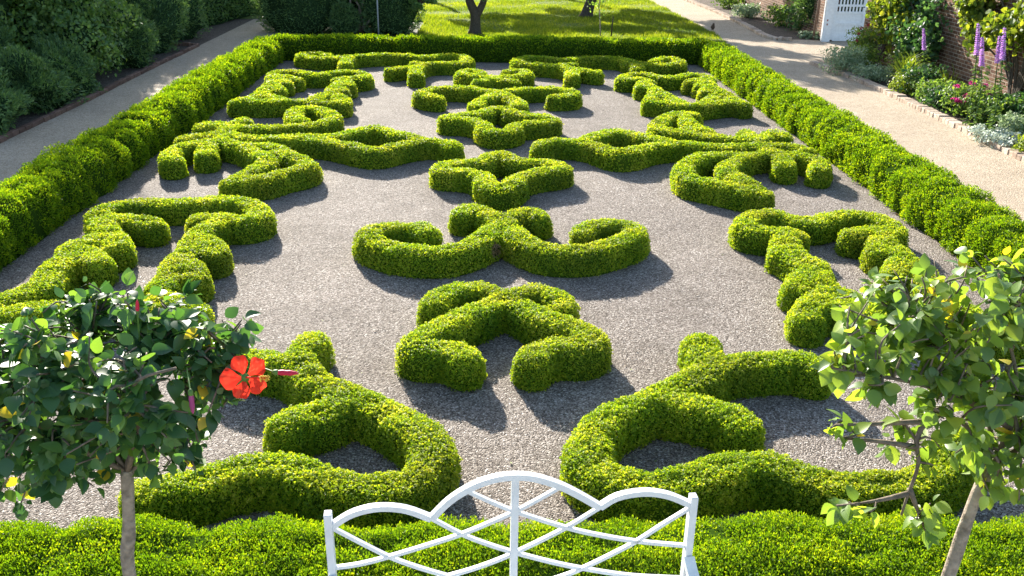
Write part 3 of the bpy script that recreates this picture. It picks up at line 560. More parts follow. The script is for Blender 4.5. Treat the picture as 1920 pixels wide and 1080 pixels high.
# clippings and bits of dry leaf lying on the gravel, most of them along the hedge feet
net = np.concatenate(KNOTPTS); n = 2600
q = net[rng.integers(0, len(net), n)]+rng.normal(0, .30, (n, 2)); q2 = np.stack([rng.uniform(-5.1, 5.3, 700), rng.uniform(4.3, 22.8, 700)], 1); q = np.concatenate([q, q2])
keep = np.array([((net-a)**2).sum(1).min() > .155**2 for a in q]); q = q[keep]; n = len(q)
b = MB(); a = rng.uniform(0, 6.28, n)
b.inst(LEAF4, LEAF4F, np.concatenate([q, np.full((n, 1), .006)], 1), np.stack([np.cos(a), np.sin(a), rng.uniform(-.1, .3, n)], 1), nz(rng.normal(0, .3, (n, 3))+np.array([0, 0, 1])), rng.uniform(.012, .032, n))
M['litter'] = leaf_mat('dry clippings', [(0, (.10, .07, .045)), (.5, (.28, .20, .13)), (.8, (.40, .33, .22)), (1, (.20, .26, .06))], .15, (1.2, 1.1, .8))
o = b.build('litter', M['litter']); o['kind'] = 'stuff'; o['label'] = 'dry clippings and leaf bits scattered over the gravel'; o['category'] = 'litter'

# ------------------------------------------------------------------ foliage builders
LEAF8 = [(0, 0, 0), (.3, -.33, .05), (.3, 0, -.03), (.3, .33, .05), (.68, -.24, .02), (.68, 0, -.05), (.68, .24, .02), (1, 0, -.16)]
LEAF8F = [(0, 2, 1), (0, 3, 2), (1, 2, 5, 4), (2, 3, 6, 5), (4, 5, 7), (5, 6, 7)]
_st = [0, .08, .24, .42, .6, .77, .9, 1.0]; _hw = [.03, .22, .40, .45, .38, .25, .11, 0.0]
LEAFB = []
for _t, _h in zip(_st, _hw): LEAFB += [(_t, -_h, .14*_h-.22*_t*_t), (_t, 0, -.22*_t*_t), (_t, _h, .14*_h-.22*_t*_t)]
LEAFBF = [f for i in range(7) for f in ((i*3, i*3+3, i*3+4, i*3+1), (i*3+1, i*3+4, i*3+5, i*3+2))]
BLADE = [(0, -.5, 0), (0, .5, 0), (.4, -.45, .22), (.4, .45, .22), (.75, -.3, .2), (.75, .3, .2), (1, 0, -.02)]
BLADEF = [(0, 1, 3, 2), (2, 3, 5, 4), (4, 5, 6)]
def rand_dir(n): return nz(rng.normal(size=(n, 3)))
def bush_mesh(b, c, r, n, leaf, core=1, mat=0, lump=.16, lf=2.2, zmin=0.0, tmpl=None, depth=.12, up=.3, sprig=False, corek=.86, hole=0.0):
    """a rounded bush: dark inner body plus a loose, uneven layer of leaves"""
    c = np.asarray(c, float); r = np.asarray(r, float)
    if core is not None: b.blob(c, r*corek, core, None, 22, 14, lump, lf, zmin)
    D = rand_dir(int(n*1.25)); D[:, 2] = np.where(rng.random(len(D)) < .35, np.abs(D[:, 2]), D[:, 2]); nn = nz(D/r)
    if hole > 0: k = noise(D*4.1+c) > -1.0+hole; D, nn = D[k], nn[k]
    k = 1+lump*noise(D*lf+c)+.06*noise(D*9+c)-depth*rng.random(len(D))**2+.03*rng.normal(size=len(D))
    p = c+D*r*k[:, None]; kk = p[:, 2] > zmin+.01; p, nn = p[kk], nn[kk]; n = len(p)
    s = leaf*rng.uniform(.6, 1.3, n)
    if sprig:
        xd = nz(nn*.8+rng.normal(0, .5, (n, 3))+np.array([0, 0, up])); b.inst(SPRIG, LEAF4F, p-xd*(s*.5)[:, None], xd, rand_dir(n), np.stack([s*1.6, s*1.6, s], 1), mat)
    else:
        nr = nz(nn*.6+rng.normal(0, .5, (n, 3))+np.array([0, 0, up])); xd = nz(np.cross(nr, rng.normal(size=(n, 3)))+np.array([0, 0, -.4]))
        if tmpl is None: b.inst(LEAF4, LEAF4F, p-xd*(s*.5)[:, None], xd, nr, s*1.15, mat)
        else: b.inst(tmpl[0], tmpl[1], p-xd*(s*.5)[:, None], xd, nr, s, mat)
def limb(p0, p1, sag=0.0, n=6, wob=.03):
    t = np.linspace(0, 1, n)[:, None]; P = np.asarray(p0)*(1-t)+np.asarray(p1)*t
    P[:, 2] += sag*np.sin(np.linspace(0, math.pi, n)); P[1:-1] += rng.normal(0, wob, (n-2, 3)); return P

# ------------------------------------------------------------------ shrub bank along the shaded path
def bush(name, c, r, label, n, leaf, mats, group=None, cat='shrub', **kw):
    b = MB(); bush_mesh(b, c, r, n, leaf, **kw)
    return tag(b.build(name, mats, None, (c[0], c[1], 0)), label, cat, group)
YM = [M['yew'], M['yewcore']]; SM = [M['shrub'], M['yewcore']]
bush('box_bush', (-8.55, 15.15, .42), (.62, .75, .55), 'dark rounded box bush at the left edge of the photo beside the path', 9000, .055, YM, 'dark box bushes along the shaded path', sprig=True, lump=.3, lf=3.2, depth=.2)
bush('box_bush', (-8.55, 17.0, .42), (.66, .78, .58), 'dark rounded box bush between the edge bush and the path bend, beside brick edging', 9000, .055, YM, 'dark box bushes along the shaded path', sprig=True, lump=.3, lf=3.2, depth=.2)
bush('box_bush', (-8.6, 18.5, .40), (.6, .7, .55), 'dark rounded box bush just before the glossy leafy shrub', 8000, .055, YM, 'dark box bushes along the shaded path', sprig=True, lump=.3, lf=3.2, depth=.2)
bush('box_bush', (-9.75, 17.3, .7), (.85, 1.4, .95), 'larger dark box bush standing behind the low path-side bushes', 11000, .06, YM, 'dark box bushes along the shaded path', sprig=True, lump=.3, lf=3.2, depth=.2)
bush('box_bush', (-8.6, 22.0, .55), (.62, .8, .75), 'upright dark box bush at the far side of the glossy leafy shrub', 9000, .06, YM, 'dark box bushes along the shaded path', sprig=True, lump=.3, lf=3.2, depth=.2)
bush('box_bush', (-9.0, 24.3, .7), (.95, 1.1, 1.0), 'broad bluish box bush beside the corner of the brick edging', 11000, .06, YM, 'dark box bushes along the shaded path', sprig=True, lump=.3, lf=3.2, depth=.2)
bush('box_bush', (-9.1, 26.6, .75), (.85, .9, 1.05), 'rounded box bush with sunlit top next to the tall clipped hedge', 9000, .06, YM, 'dark box bushes along the shaded path', sprig=True, lump=.3, lf=3.2, depth=.2)
bush('leafy_shrub', (-9.2, 20.2, 1.25), (1.2, 1.5, 1.4), 'glossy leafy shrub leaning over the box bushes by the path', 12000, .085, SM, None, lump=.3, lf=3.0, depth=.4, tmpl=(LEAF8, LEAF8F), corek=.62)
bush('leafy_shrub', (-10.6, 22.9, 1.3), (1.2, 1.5, 1.4), 'tall glossy shrub behind the upright box bush', 10000, .085, SM, None, lump=.3, lf=3.0, depth=.4, tmpl=(LEAF8, LEAF8F), corek=.62)
for x, y, h, ry, lab in ((-11.3, 15.5, 4.6, 2.0, 'tall dark shrub at the top left corner of the photo'), (-10.9, 19.0, 5.4, 1.8, 'tallest dark shrub, behind the glossy leafy shrub'),
                         (-11.6, 23.6, 5.0, 1.9, 'tall dark shrub at the back of the bank, beyond the tallest one'), (-11.4, 27.2, 7.2, 2.1, 'tall dark shrub behind the sunlit box bush'), (-11.9, 31.5, 5.0, 2.2, 'tall dark shrub showing behind the clipped hedge'), (-11.0, 36.0, 5.2, 2.4, 'tall dark shrub beyond the far end of the clipped hedge')):
    bush('tall_shrub', (x, y, h*.48), (1.45, ry, h*.54), lab, 17000, .11, SM, 'tall dark shrubs at the back of the bank', lump=.25, lf=2.5, depth=.3, corek=.75)
hedge('tall_hedge', [straight((-10.05, 27.6), (-8.85, 33.5))], 'tall dark clipped hedge along the far left end of the path', None, w=.95, H=2.5, leaf=.03, cover=1.0, style='sprig', bulge=shrub_bulge(1, 20, 1.1, .09), jit=.05, mats=YM)
bush('yew_bush', (-5.72, 28.75, 1.2), (1.45, 1.25, 1.75), 'big dark round evergreen behind the short end hedge, where the path turns', 22000, .06, YM, 'dark evergreens behind the end hedge', sprig=True, lump=.06)
bush('yew_bush', (-3.0, 28.6, 1.2), (.95, 1.0, 1.7), 'dark evergreen behind the thin grey pole, next to the lawn', 15000, .06, YM, 'dark evergreens behind the end hedge', sprig=True, lump=.12)
bush('yew_bush', (-4.25, 30.3, 1.1), (1.35, .8, 1.6), 'dark evergreen filling the gap behind the leggy bare-branched shrub', 11000, .07, YM, 'dark evergreens behind the end hedge', sprig=True, lump=.12)
bush('yew_bush', (-4.35, 28.05, .38), (.42, .4, .5), 'low dark evergreen tuft between the two big evergreens', 5000, .05, YM, 'dark evergreens behind the end hedge', sprig=True, lump=.12)
t = thing('bare_shrub', (-3.95, 28.5, 0), 'leggy shrub with bare pale branches between the dark evergreens', 'shrub')
bb = MB()
for q in ((-4.3, 28.2, 1.5), (-3.7, 28.2, 1.4), (-4.05, 28.1, 1.9), (-3.4, 28.0, .6), (-4.5, 28.0, .7)): bb.tube(limb((-3.95, 28.5, 0), q, .1, 7, .05)-np.array([-3.95, 28.5, 0]), np.linspace(.05, .015, 7), 6)
bb.build('branch', M['bark'], t)
bb = MB(); bush_mesh(bb, (0, 0, 1.7), (.7, .5, .7), 2500, .08, None, 0, depth=.6); bb.build('foliage', M['shrub'], t)
p = at_z(707, 73, 0); bb = MB(); bb.tube([(0, 0, 0), (0, 0, 1.2), (.01, 0, 2.4)], .022, 8); bb.blob((.01, 0, 2.4), (.03, .03, .03), 0, None, 8, 6)
pole = bb.build('garden_pole', simple_mat('grey metal', (.42, .44, .47), .45, .1, 10, 0, .5)); tag(pole, 'thin grey pole standing in front of the dark evergreens', 'pole')
pole.location = (p[0], 27.5, 0)

# ------------------------------------------------------------------ lawn trees
def tree(base, trunks, crowns, n, leaf, label, group, rad=.17):
    t = thing('fruit_tree', base, label, 'tree', group); b0 = np.asarray(base)
    b = MB()
    for P, r0, r1 in trunks:
        L = smoothline(np.array(P), .12); rr = np.linspace(r0, r1, len(L)); rr = rr*(1+.5*np.exp(-L[:, 2]/.12)*(L[:, 2] < .6)); b.tube(L, rr, 10)
    b.build('trunk', M['darkbark'], t)
    b = MB(); cl = MB()
    for c, r, k in crowns:
        c = np.asarray(c, float); r = np.asarray(r, float)
        m = int(14*k)
        for q in range(m):
            d = rand_dir(1)[0]; cc = c+d*r*rng.uniform(.35, .95); rr = r.min()*rng.uniform(.22, .42)
            bush_mesh(b, cc, (rr, rr, rr*.75), int(n/m/len(crowns)), leaf, None, 0, lump=.3, zmin=-9, depth=.9)
            cl.tube(limb(c-np.array([0, 0, r[2]*.7]), cc, .1, 5, .05), np.linspace(.035, .01, 5), 5)
    cl.build('branch', M['darkbark'], t); b.build('crown', M['shrub'], t)
    return t
TG = 'fruit trees on the lawn'
tree((-.47, 28.2, 0), [([(0, 0, 0), (.02, 0, .35), (.0, 0, .65), (-.16, 0, 1.0), (-.35, .1, 1.9)], .17, .09), ([(.02, 0, .5), (.16, 0, .75), (.3, 0, 1.1), (.5, .1, 2.0)], .12, .07)],
     [((-.2, .1, 2.5), (1.7, 1.6, 1.1), 1.0), ((1.0, .2, 2.7), (1.5, 1.5, 1.0), 1.0), ((-1.6, -.3, 1.2), (.42, .4, .42), .6), ((.05, -.1, 1.5), (.75, .5, .42), .5)], 26000, .095, 'forked fruit tree just behind the long end hedge', TG)
tree((3.36, 32.9, 0), [([(0, 0, 0), (.05, 0, .3), (.25, 0, .9), (.55, 0, 1.8), (.6, 0, 2.6)], .20, .10)], [((.7, 0, 4.0), (2.3, 2.2, 1.7), 1.0), ((2.4, -.3, 4.2), (1.8, 1.8, 1.3), .9)], 20000, .14, 'leaning fruit tree in the middle of the shaded lawn', TG)
tree((2.95, 40.2, 0), [([(0, 0, 0), (0, 0, .8), (.1, 0, 2.0)], .18, .1)], [((0, 0, 3.6), (3.0, 2.6, 1.7), 1.0), ((3.2, -1, 3.8), (2.6, 2.4, 1.5), 1.0)], 24000, .17, 'distant fruit tree with only its trunk foot showing at the top edge', TG)
tree((-2.6, 38.5, 0), [([(0, 0, 0), (0, 0, .8), (-.1, 0, 2.0)], .17, .1)], [((.3, 0, 3.3), (2.4, 2.2, 1.4), 1.0), ((2.6, .5, 3.5), (2.2, 2.0, 1.4), 1.0)], 22000, .17, 'fruit tree at the left back of the lawn, its crown shading the grass', TG)
t = thing('sapling', (3.3, 27.9, 0), 'thin young tree with few leaves beside a dark stake on the lawn', 'tree')
bb = MB(); bb.tube(np.array([(0, 0, 0), (-.03, 0, .4), (-.08, 0, .9), (-.05, 0, 1.6), (.0, 0, 2.2)]), np.linspace(.022, .01, 5), 6)
for q in range(7): a = rng.uniform(0, 6.3); z = rng.uniform(.7, 1.9); bb.tube(limb((-.06, 0, z), (-.06+.35*math.cos(a), .35*math.sin(a), z+.3), 0, 4, .01), np.linspace(.008, .004, 4), 4)
bb.build('trunk', M['bark'], t)
bb = MB(); bush_mesh(bb, (-.05, 0, 1.5), (.45, .4, .8), 420, .07, None, 0, depth=.9, zmin=.5); bb.build('crown', M['shrub'], t)
bb = MB(); bb.tube([(0, 0, 0), (.01, 0, .35), (.03, 0, .62)], [.022, .02, .012], 7); tag(bb.build('stake', M['darkbark'], None, None, (3.62, 27.9, 0)), 'short dark wooden stake next to the thin young tree', 'stake')

# ------------------------------------------------------------------ brick edgings
def edging(name, line, bl, bw, bh, mat, label, jitter=.006):
    L = smoothline(np.array(line, float), bl+.012); b = MB(); T = nz(np.gradient(L, axis=0))
    for (x, y), t in zip(L, T):
        b.box((x+rng.normal(0, jitter), y, bh/2-.02+rng.normal(0, .006)), (bl, bw, bh), 0, rng.random(), math.atan2(t[1], t[0])+rng.normal(0, .03), .008)
    return tag(b.build(name, mat, None, (L[0][0], L[0][1], 0)), label, 'edging', 'brick edgings')
edging('brick_edging', [(-7.88, 11.5), (-7.90, 14.5), (-7.86, 18), (-7.90, 22), (-7.88, 25.1)], .205, .10, .10, M['darkbrick'], 'long row of dark edging bricks beside the shaded path')
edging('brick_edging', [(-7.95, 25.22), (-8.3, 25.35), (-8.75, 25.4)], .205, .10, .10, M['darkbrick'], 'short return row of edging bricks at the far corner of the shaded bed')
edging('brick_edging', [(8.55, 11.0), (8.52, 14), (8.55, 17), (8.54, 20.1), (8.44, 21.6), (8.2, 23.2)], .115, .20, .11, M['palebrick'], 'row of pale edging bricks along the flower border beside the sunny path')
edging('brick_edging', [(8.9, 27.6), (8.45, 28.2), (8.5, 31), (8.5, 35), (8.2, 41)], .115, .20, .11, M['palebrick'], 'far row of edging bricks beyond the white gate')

# ------------------------------------------------------------------ brick wall and gate
m, nt_, out = new_mat('garden brick wall'); p_ = N(nt_, 'ShaderNodeBsdfPrincipled', Roughness=.9); p_.inputs['Specular IOR Level'].default_value = .15
tc = N(nt_, 'ShaderNodeTexCoord'); sp = N(nt_, 'ShaderNodeSeparateXYZ'); nt_.links.new(tc.outputs['Object'], sp.inputs[0])
ad = N(nt_, 'ShaderNodeMath', operation='ADD'); nt_.links.new(sp.outputs[0], ad.inputs[0]); nt_.links.new(sp.outputs[1], ad.inputs[1])
cb = N(nt_, 'ShaderNodeCombineXYZ'); nt_.links.new(ad.outputs[0], cb.inputs[0]); nt_.links.new(sp.outputs[2], cb.inputs[1])
br = N(nt_, 'ShaderNodeTexBrick', Scale=1.0); br.inputs['Brick Width'].default_value = .215; br.inputs['Row Height'].default_value = .075; br.inputs['Mortar Size'].default_value = .008
br.inputs['Mortar Smooth'].default_value = .15; br.inputs['Bias'].default_value = -.1
br.inputs['Color1'].default_value = (.11, .055, .035, 1); br.inputs['Color2'].default_value = (.24, .13, .085, 1); br.inputs['Mortar'].default_value = (.36, .30, .24, 1)
nt_.links.new(cb.outputs[0], br.inputs['Vector'])
no = N(nt_, 'ShaderNodeTexNoise', Scale=3.0, Detail=6.0); nt_.links.new(tc.outputs['Object'], no.inputs['Vector']); rr_ = ramp(nt_, [(.3, (.65,)*3), (.7, (1.2,)*3)], no.outputs[0])
mu = N(nt_, 'ShaderNodeMix', data_type='RGBA', blend_type='MULTIPLY'); mu.inputs[0].default_value = 1; nt_.links.new(br.outputs[0], mu.inputs[6]); nt_.links.new(rr_.outputs[0], mu.inputs[7]); nt_.links.new(mu.outputs[2], p_.inputs['Base Color'])
bu = N(nt_, 'ShaderNodeBump', Strength=.6, Distance=.012, invert=True); nt_.links.new(br.outputs['Fac'], bu.inputs['Height']); nt_.links.new(bu.outputs[0], p_.inputs['Normal']); nt_.links.new(p_.outputs[0], out.inputs[0])
M['wall'] = m
def wall(y0, y1, label):
    t = thing('brick_wall', (10.0, y0, 0), label, 'wall', 'garden brick walls'); L = y1-y0
    b = MB(); b.box((.18, L/2, 1.25), (.36, L, 2.5)); b.build('wall', M['wall'], t)
    b = MB(); b.box((.18, L/2, 2.54), (.46, L+.04, .08), 0, None, 0, .015); b.build('coping', M['palebrick'], t); return t
wall(7.0, 24.9, 'long old brick wall behind the flower border, carrying climbing plants')
wall(28.15, 48.0, 'far stretch of old brick wall beyond the white gate')
t = thing('brick_pier', (10.12, 27.93, 0), 'square brick pier at the far side of the white gate', 'pier')
b = MB(); b.box((0, 0, 1.35), (.46, .43, 2.7)); b.build('shaft', M['wall'], t); b = MB(); b.box((0, 0, 2.74), (.56, .52, .08), 0, None, 0, .015); b.build('cap', M['palebrick'], t)
t = thing('garden_gate', (10.0, 27.6, 0), 'white wooden garden gate with vertical slots, standing open by the brick pier', 'gate')
b = MB(); b.box((-.03, .02, 1.15), (.20, .16, 2.3), 0, None, 0, .01); b.box((-.03, -.075, 1.15), (.24, .03, 2.3)); b.build('gate_frame', M['white'], t)
b = MB(); gw = 1.0; gx = .10
for x in (0.05, gw-.05): b.box((gx+x, 0, 1.05), (.10, .05, 2.0))
for z, hh in ((.10, .16), (.52, .08), (.83, .07), (1.035, .06), (1.40, .06), (1.95, .12)): b.box((gx+gw/2, 0, z), (gw-.2, .05, hh))
b.box((gx+gw/2, .012, .33), (gw-.2, .02, .30)); b.box((gx+gw/2, .012, .68), (gw-.2, .02, .24)); b.box((gx+gw/2, .012, 1.66), (gw-.2, .02, .46))
for k in range(9): b.box((gx+.1+k*.1, 0, .935), (.045, .03, .14)); b.box((gx+.1+k*.1, 0, 1.217), (.045, .03, .305))
b.build('gate_leaf', M['white'], t)
b = MB(); b.tube([(gx+.9, -.03, 1.0), (gx+.9, -.07, 1.0), (gx+.86, -.09, 1.0)], .012, 6); b.build('latch', M['darkbark'], t)
iron = simple_mat('rusty iron', (.30, .05, .04), .6, .2, 30)
for z in (.50, .62): b = MB(); b.box((-.05, -.095, z), (.03, .012, .05)); b.build('hinge', iron, t)
bush('yew_bush', (10.9, 29.6, .9), (1.3, .9, 1.3), 'dark evergreen outside the wall, seen through the slots of the white gate', 9000, .07, YM, None, sprig=True)  # added bush behind the gate, only there to make its slots look dark
def post(px, py, top, lab, lean=0.0):
    p = at_z(px, py, 0); b = MB(); b.tube([(0, 0, 0), (lean*.5, 0, top*.5), (lean, 0, top)], [.035, .033, .03], 7)
    tag(b.build('wooden_stake', simple_mat('weathered stake', (.20, .13, .09), .85, .3, 20, .5), None, None, (p[0], p[1], 0)), lab, 'stake', 'wooden stakes in the border')
post(1524, 75, 1.9, 'brown wooden stake in front of the brick pier', .05)
post(1634, 112, 1.6, 'brown wooden stake under the climber right of the gate', .02)

# ------------------------------------------------------------------ flower border
pal = {'silver': leaf_mat('silver leaf', [(0, (.16, .25, .12)), (1, (.36, .45, .28))], .3, (1.2, 1.2, 1.0)), 'white': leaf_mat('white felted leaf', [(0, (.38, .45, .36)), (1, (.62, .68, .58))], .2, (1.1, 1.1, 1.0)),
       'green': leaf_mat('border leaf', [(0, (.07, .14, .04)), (.6, (.13, .23, .055)), (1, (.22, .32, .08))], .45, (1.7, 1.6, .6), .5, .25), 'dark': leaf_mat('deep green leaf', [(0, (.03, .08, .035)), (.6, (.06, .14, .055)), (1, (.12, .21, .09))], .38, (1.6, 1.6, .7), .45, .3),
       'lime': leaf_mat('lime blade', [(0, (.14, .22, .03)), (1, (.28, .36, .05))], .45, (1.6, 1.5, .5)), 'climb': leaf_mat('climber leaf', [(0, (.06, .12, .02)), (.6, (.13, .20, .03)), (1, (.24, .28, .05))], .48, (1.8, 1.6, .5), .5, .25),
       'purple': leaf_mat('purple flower', [(0, (.55, .30, .66)), (1, (.88, .66, .92))], .4, (1.2, 1.0, 1.3)), 'magenta': leaf_mat('magenta flower', [(0, (.38, .02, .16)), (1, (.6, .05, .28))], .4, (1.3, 1, 1.2)),
       'rose': leaf_mat('dark rose flower', [(0, (.30, .03, .06)), (1, (.45, .08, .12))], .3, (1.3, 1, 1))}
def border_plant(name, px, py, r, h, leaf, kind, label, n=900, group=None, flowers=None, dx=0.0, tmpl=(LEAF8, LEAF8F), ry=None):
    p = at_z(px, py, 0); p[0] += dx
    t = thing(name, (p[0], p[1], 0), label, 'plant', group); b = MB()
    for k in range(14):
        a = rng.uniform(0, 6.28); d = r*rng.uniform(.2, .8); b.tube(limb((.15*d*math.cos(a), .15*d*math.sin(a), 0), (d*math.cos(a), d*math.sin(a), h*rng.uniform(.6, .95)), 0, 5, .01), np.linspace(.012, .005, 5), 5)
    b.build('stem', M['shrub'] if kind not in ('white', 'silver') else pal['silver'], t)
    b = MB(); bush_mesh(b, (0, 0, h*.45), (r, ry or r, h*.58), n, leaf, None, 0, lump=.25, lf=3.5, depth=.75, tmpl=tmpl, up=.5); b.build('foliage', pal[kind], t)
    if flowers:
        fk, fn, fs = flowers
        for k in range(fn):
            d = rand_dir(1)[0]; d[2] = abs(d[2])*.8+.2; d[1] = -abs(d[1]); c = np.array([0, 0, h*.45])+d*np.array([r, r, h*.6])
            b = MB(); bush_mesh(b, c, (fs, fs, fs*.7), 26, fs*.9, None, 0, zmin=-1); b.build('flower', pal[fk], t)
    return t
def blade_clump(name, px, py, n, L, wd, kind, label, arch=.9, dx=0.0):
    p = at_z(px, py, 0); p[0] += dx; b = MB(); a = rng.uniform(0, 6.28, n); e = rng.uniform(.5, 1.35, n)
    xd = np.stack([np.cos(a)*np.cos(e), np.sin(a)*np.cos(e), np.sin(e)], 1); nr = np.stack([-np.cos(a)*np.sin(e), -np.sin(a)*np.sin(e), np.cos(e)], 1)
    ll = L*rng.uniform(.6, 1.15, n); q = rng.normal(0, .07, (n, 3)); q[:, 2] = 0
    b.inst(BLADE, BLADEF, q, xd, nr, np.stack([ll, np.full(n, wd), ll*arch], 1), 0, None, True)
    return tag(b.build(name, pal[kind], None, None, (p[0], p[1], 0)), label, 'plant')
border_plant('catmint', 1562, 138, .50, .62, .05, 'silver', 'grey-green catmint mound at the near end of the gate opening', 2200, 'silvery mounds in the border', dx=.25)
border_plant('lavender', 1618, 152, .42, .36, .045, 'silver', 'low silvery mound spilling over the brick edging', 1600, 'silvery mounds in the border', dx=.2)
border_plant('rose_bush', 1622, 112, .5, .85, .07, 'green', 'bushy rose with small dark red blooms near the gate', 1200, None, ('rose', 7, .04))
blade_clump('daylily', 1668, 168, 230, .85, .022, 'lime', 'arching pale green grassy clump behind the brick edging', .9, .35)
blade_clump('iris', 1752, 176, 60, .62, .03, 'lime', 'upright yellow-green sword leaves in the middle of the border', .35, .25)
border_plant('leafy_perennial', 1708, 178, .42, .62, .075, 'dark', 'dark leafy perennial beside the arching grassy clump', 1000, 'leafy perennials in the border', dx=.2)
border_plant('leafy_perennial', 1700, 140, .5, .75, .07, 'green', 'mid-green perennial behind the arching grassy clump, below the climber', 1000, 'leafy perennials in the border', dx=.7)
border_plant('phlox', 1790, 218, .45, .62, .075, 'green', 'bushy plant with magenta flower heads in the border', 1100, None, ('magenta', 9, .05), dx=.2)
border_plant('leafy_perennial', 1792, 165, .5, .62, .075, 'green', 'leafy perennial below the single purple spike', 1000, 'leafy perennials in the border', dx=.5)
border_plant('leafy_perennial', 1858, 232, .5, .55, .08, 'dark', 'deep green perennial behind the white felted mound', 1200, 'leafy perennials in the border', dx=.35)
border_plant('leafy_perennial', 1880, 200, .5, .75, .08, 'green', 'tall leafy perennial at the foot of the purple spikes', 1100, 'leafy perennials in the border', dx=.45)
border_plant('dusty_miller', 1835, 268, .34, .24, .06, 'white', 'white felted mound over the brick edging at the right', 1500, None, dx=.28, ry=.62)
border_plant('leafy_perennial', 1905, 292, .34, .32, .09, 'lime', 'bright lime leafy plant next to the white felted mound at the right edge', 500, 'leafy perennials in the border', dx=.35)
border_plant('leafy_perennial', 1925, 255, .5, .55, .08, 'dark', 'deep green perennial cut by the right edge of the photo', 1000, 'leafy perennials in the border', dx=.5)
for a in ((1585, 128, .45, .55, .06, 'green', 'fresh green bushy perennial between the catmint and the rose', .35), (1655, 150, .5, .7, .07, 'green', 'leafy green perennial under the climber behind the low silvery mound', .6), (1690, 176, .38, .42, .06, 'lime', 'low lime-green perennial in front of the dark leafy one', .15),
          (1735, 196, .42, .5, .07, 'green', 'bushy green perennial beside the sword leaves, on the edging side', .2), (1765, 205, .4, .45, .065, 'dark', 'low dark perennial between the sword leaves and the magenta flowers', .1), (1770, 160, .55, .9, .08, 'green', 'tall green perennial against the wall behind the sword leaves', .7),
          (1825, 190, .5, .95, .08, 'green', 'tall green perennial against the wall behind the magenta flowers', .7), (1832, 232, .42, .5, .075, 'green', 'mid-green perennial between the magenta flowers and the white mound', .25), (1880, 262, .42, .45, .07, 'silver', 'grey-leaved perennial behind the white felted mound', .35), (1900, 225, .5, .8, .08, 'dark', 'dark tall perennial behind the bright lime plant', .6),
          (1720, 130, .5, .9, .08, 'dark', 'dark tall perennial at the wall foot between the two climbers', .9)):
    border_plant('leafy_perennial', a[0], a[1], a[2], a[3], a[4], a[5], a[6], 1100, 'leafy perennials in the border', None, a[7])
def spike(px, ytop, ybot, y, label, lean=0.0):
    a = at_y(px, ybot, y); c = at_y(px+lean, ytop, y); H = c[2]
    t = thing('foxglove', (a[0], y, 0), label, 'flower', 'purple flower spikes by the wall')
    b = MB(); b.tube(smoothline(np.array([(0, 0, 0), (.0, 0, H*.4), ((c[0]-a[0])*.5, 0, H*.75), (c[0]-a[0], 0, H)]), .08), .008, 6)
    n = 60; z = rng.uniform(.15, a[2], n) if a[2] > .3 else rng.uniform(.05, .5, n); an = rng.uniform(0, 6.28, n); xd = np.stack([np.cos(an), np.sin(an), -.2*np.ones(n)], 1)
    b.build('stem', pal['dark'], t)
    b = MB(); b.inst(LEAF8, LEAF8F, np.stack([0*z, 0*z, z], 1), xd, np.tile([0, 0, 1.0], (n, 1)), rng.uniform(.06, .14, n), 0); b.build('foliage', pal['green'], t)
    n = 300; u = (np.floor(rng.random(n)*16)+rng.random(n)*.55)/16; z = a[2]+u*(H-a[2]); r = .034*(1-.55*u); an = rng.uniform(0, 6.28, n); xx = (c[0]-a[0])*np.interp(z/H, [0, .4, .75, 1], [0, 0, .5, 1])
    b = MB(); xd = nz(np.stack([np.cos(an), np.sin(an), -.5*np.ones(n)], 1)); b.inst(LEAF4, LEAF4F, np.stack([xx+r*np.cos(an)*.3, r*np.sin(an)*.3, z], 1), xd, np.stack([0*z, 0*z, 0*z+1], 1), r*1.3+.012, 0)
    b.build('flower_spike', pal['purple'], t)
spike(1738, 52, 92, 19.6, 'single purple flower spike before the bare brick between the climbers', -6)
spike(1838, 42, 102, 16.0, 'leftmost purple spike of the tall cluster near the right edge', -3)
spike(1850, 68, 122, 15.6, 'lowest purple spike of the tall cluster near the right edge', -8)
spike(1877, 66, 116, 15.3, 'short purple spike just left of the thickest one', -2)
spike(1888, 50, 110, 15.1, 'thickest purple spike, rightmost of the tall cluster', -4)
def climber(y0, y1, z0, z1, n, leaf, kind, label, trunk_y, x=9.72):
    t = thing('climber', (9.8, trunk_y, 0), label, 'plant', 'climbers on the brick wall'); b = MB(); f = MB()
    for k in range(16):
        e = np.array([x-9.8+rng.uniform(-.1, .1), rng.uniform(y0, y1)-trunk_y, rng.uniform(z0+.2, z1)]); m_ = np.array([.08, (e[1])*.3, min(z0+.5, e[2]*.6)])
        b.tube(smoothline(np.array([(.08, 0, 0), m_, e]), .12), .018, 5)
        rr = rng.uniform(.28, .5); bush_mesh(f, e, (rr*.75, rr, rr*.85), n//16, leaf, None, 0, lump=.3, zmin=.1, depth=.9, tmpl=(LEAF8, LEAF8F), up=.1)
    b.build('stem', M['darkbark'], t); f.build('foliage', pal[kind], t)
climber(20.8, 23.9, .6, 2.3, 5200, .14, 'climb', 'yellow-green climber on the wall right of the white gate', 23.4)
climber(20.2, 21.8, .5, 1.9, 1500, .12, 'dark', 'darker climber on the wall next to the bare brick patch', 21.0)
climber(15.2, 19.0, .95, 2.4, 4200, .14, 'climb', 'yellow-green climber hanging over the purple spikes', 17.0)
climber(13.0, 15.0, .5, 2.4, 1500, .12, 'green', 'climber on the wall at the right edge of the photo', 14.2)
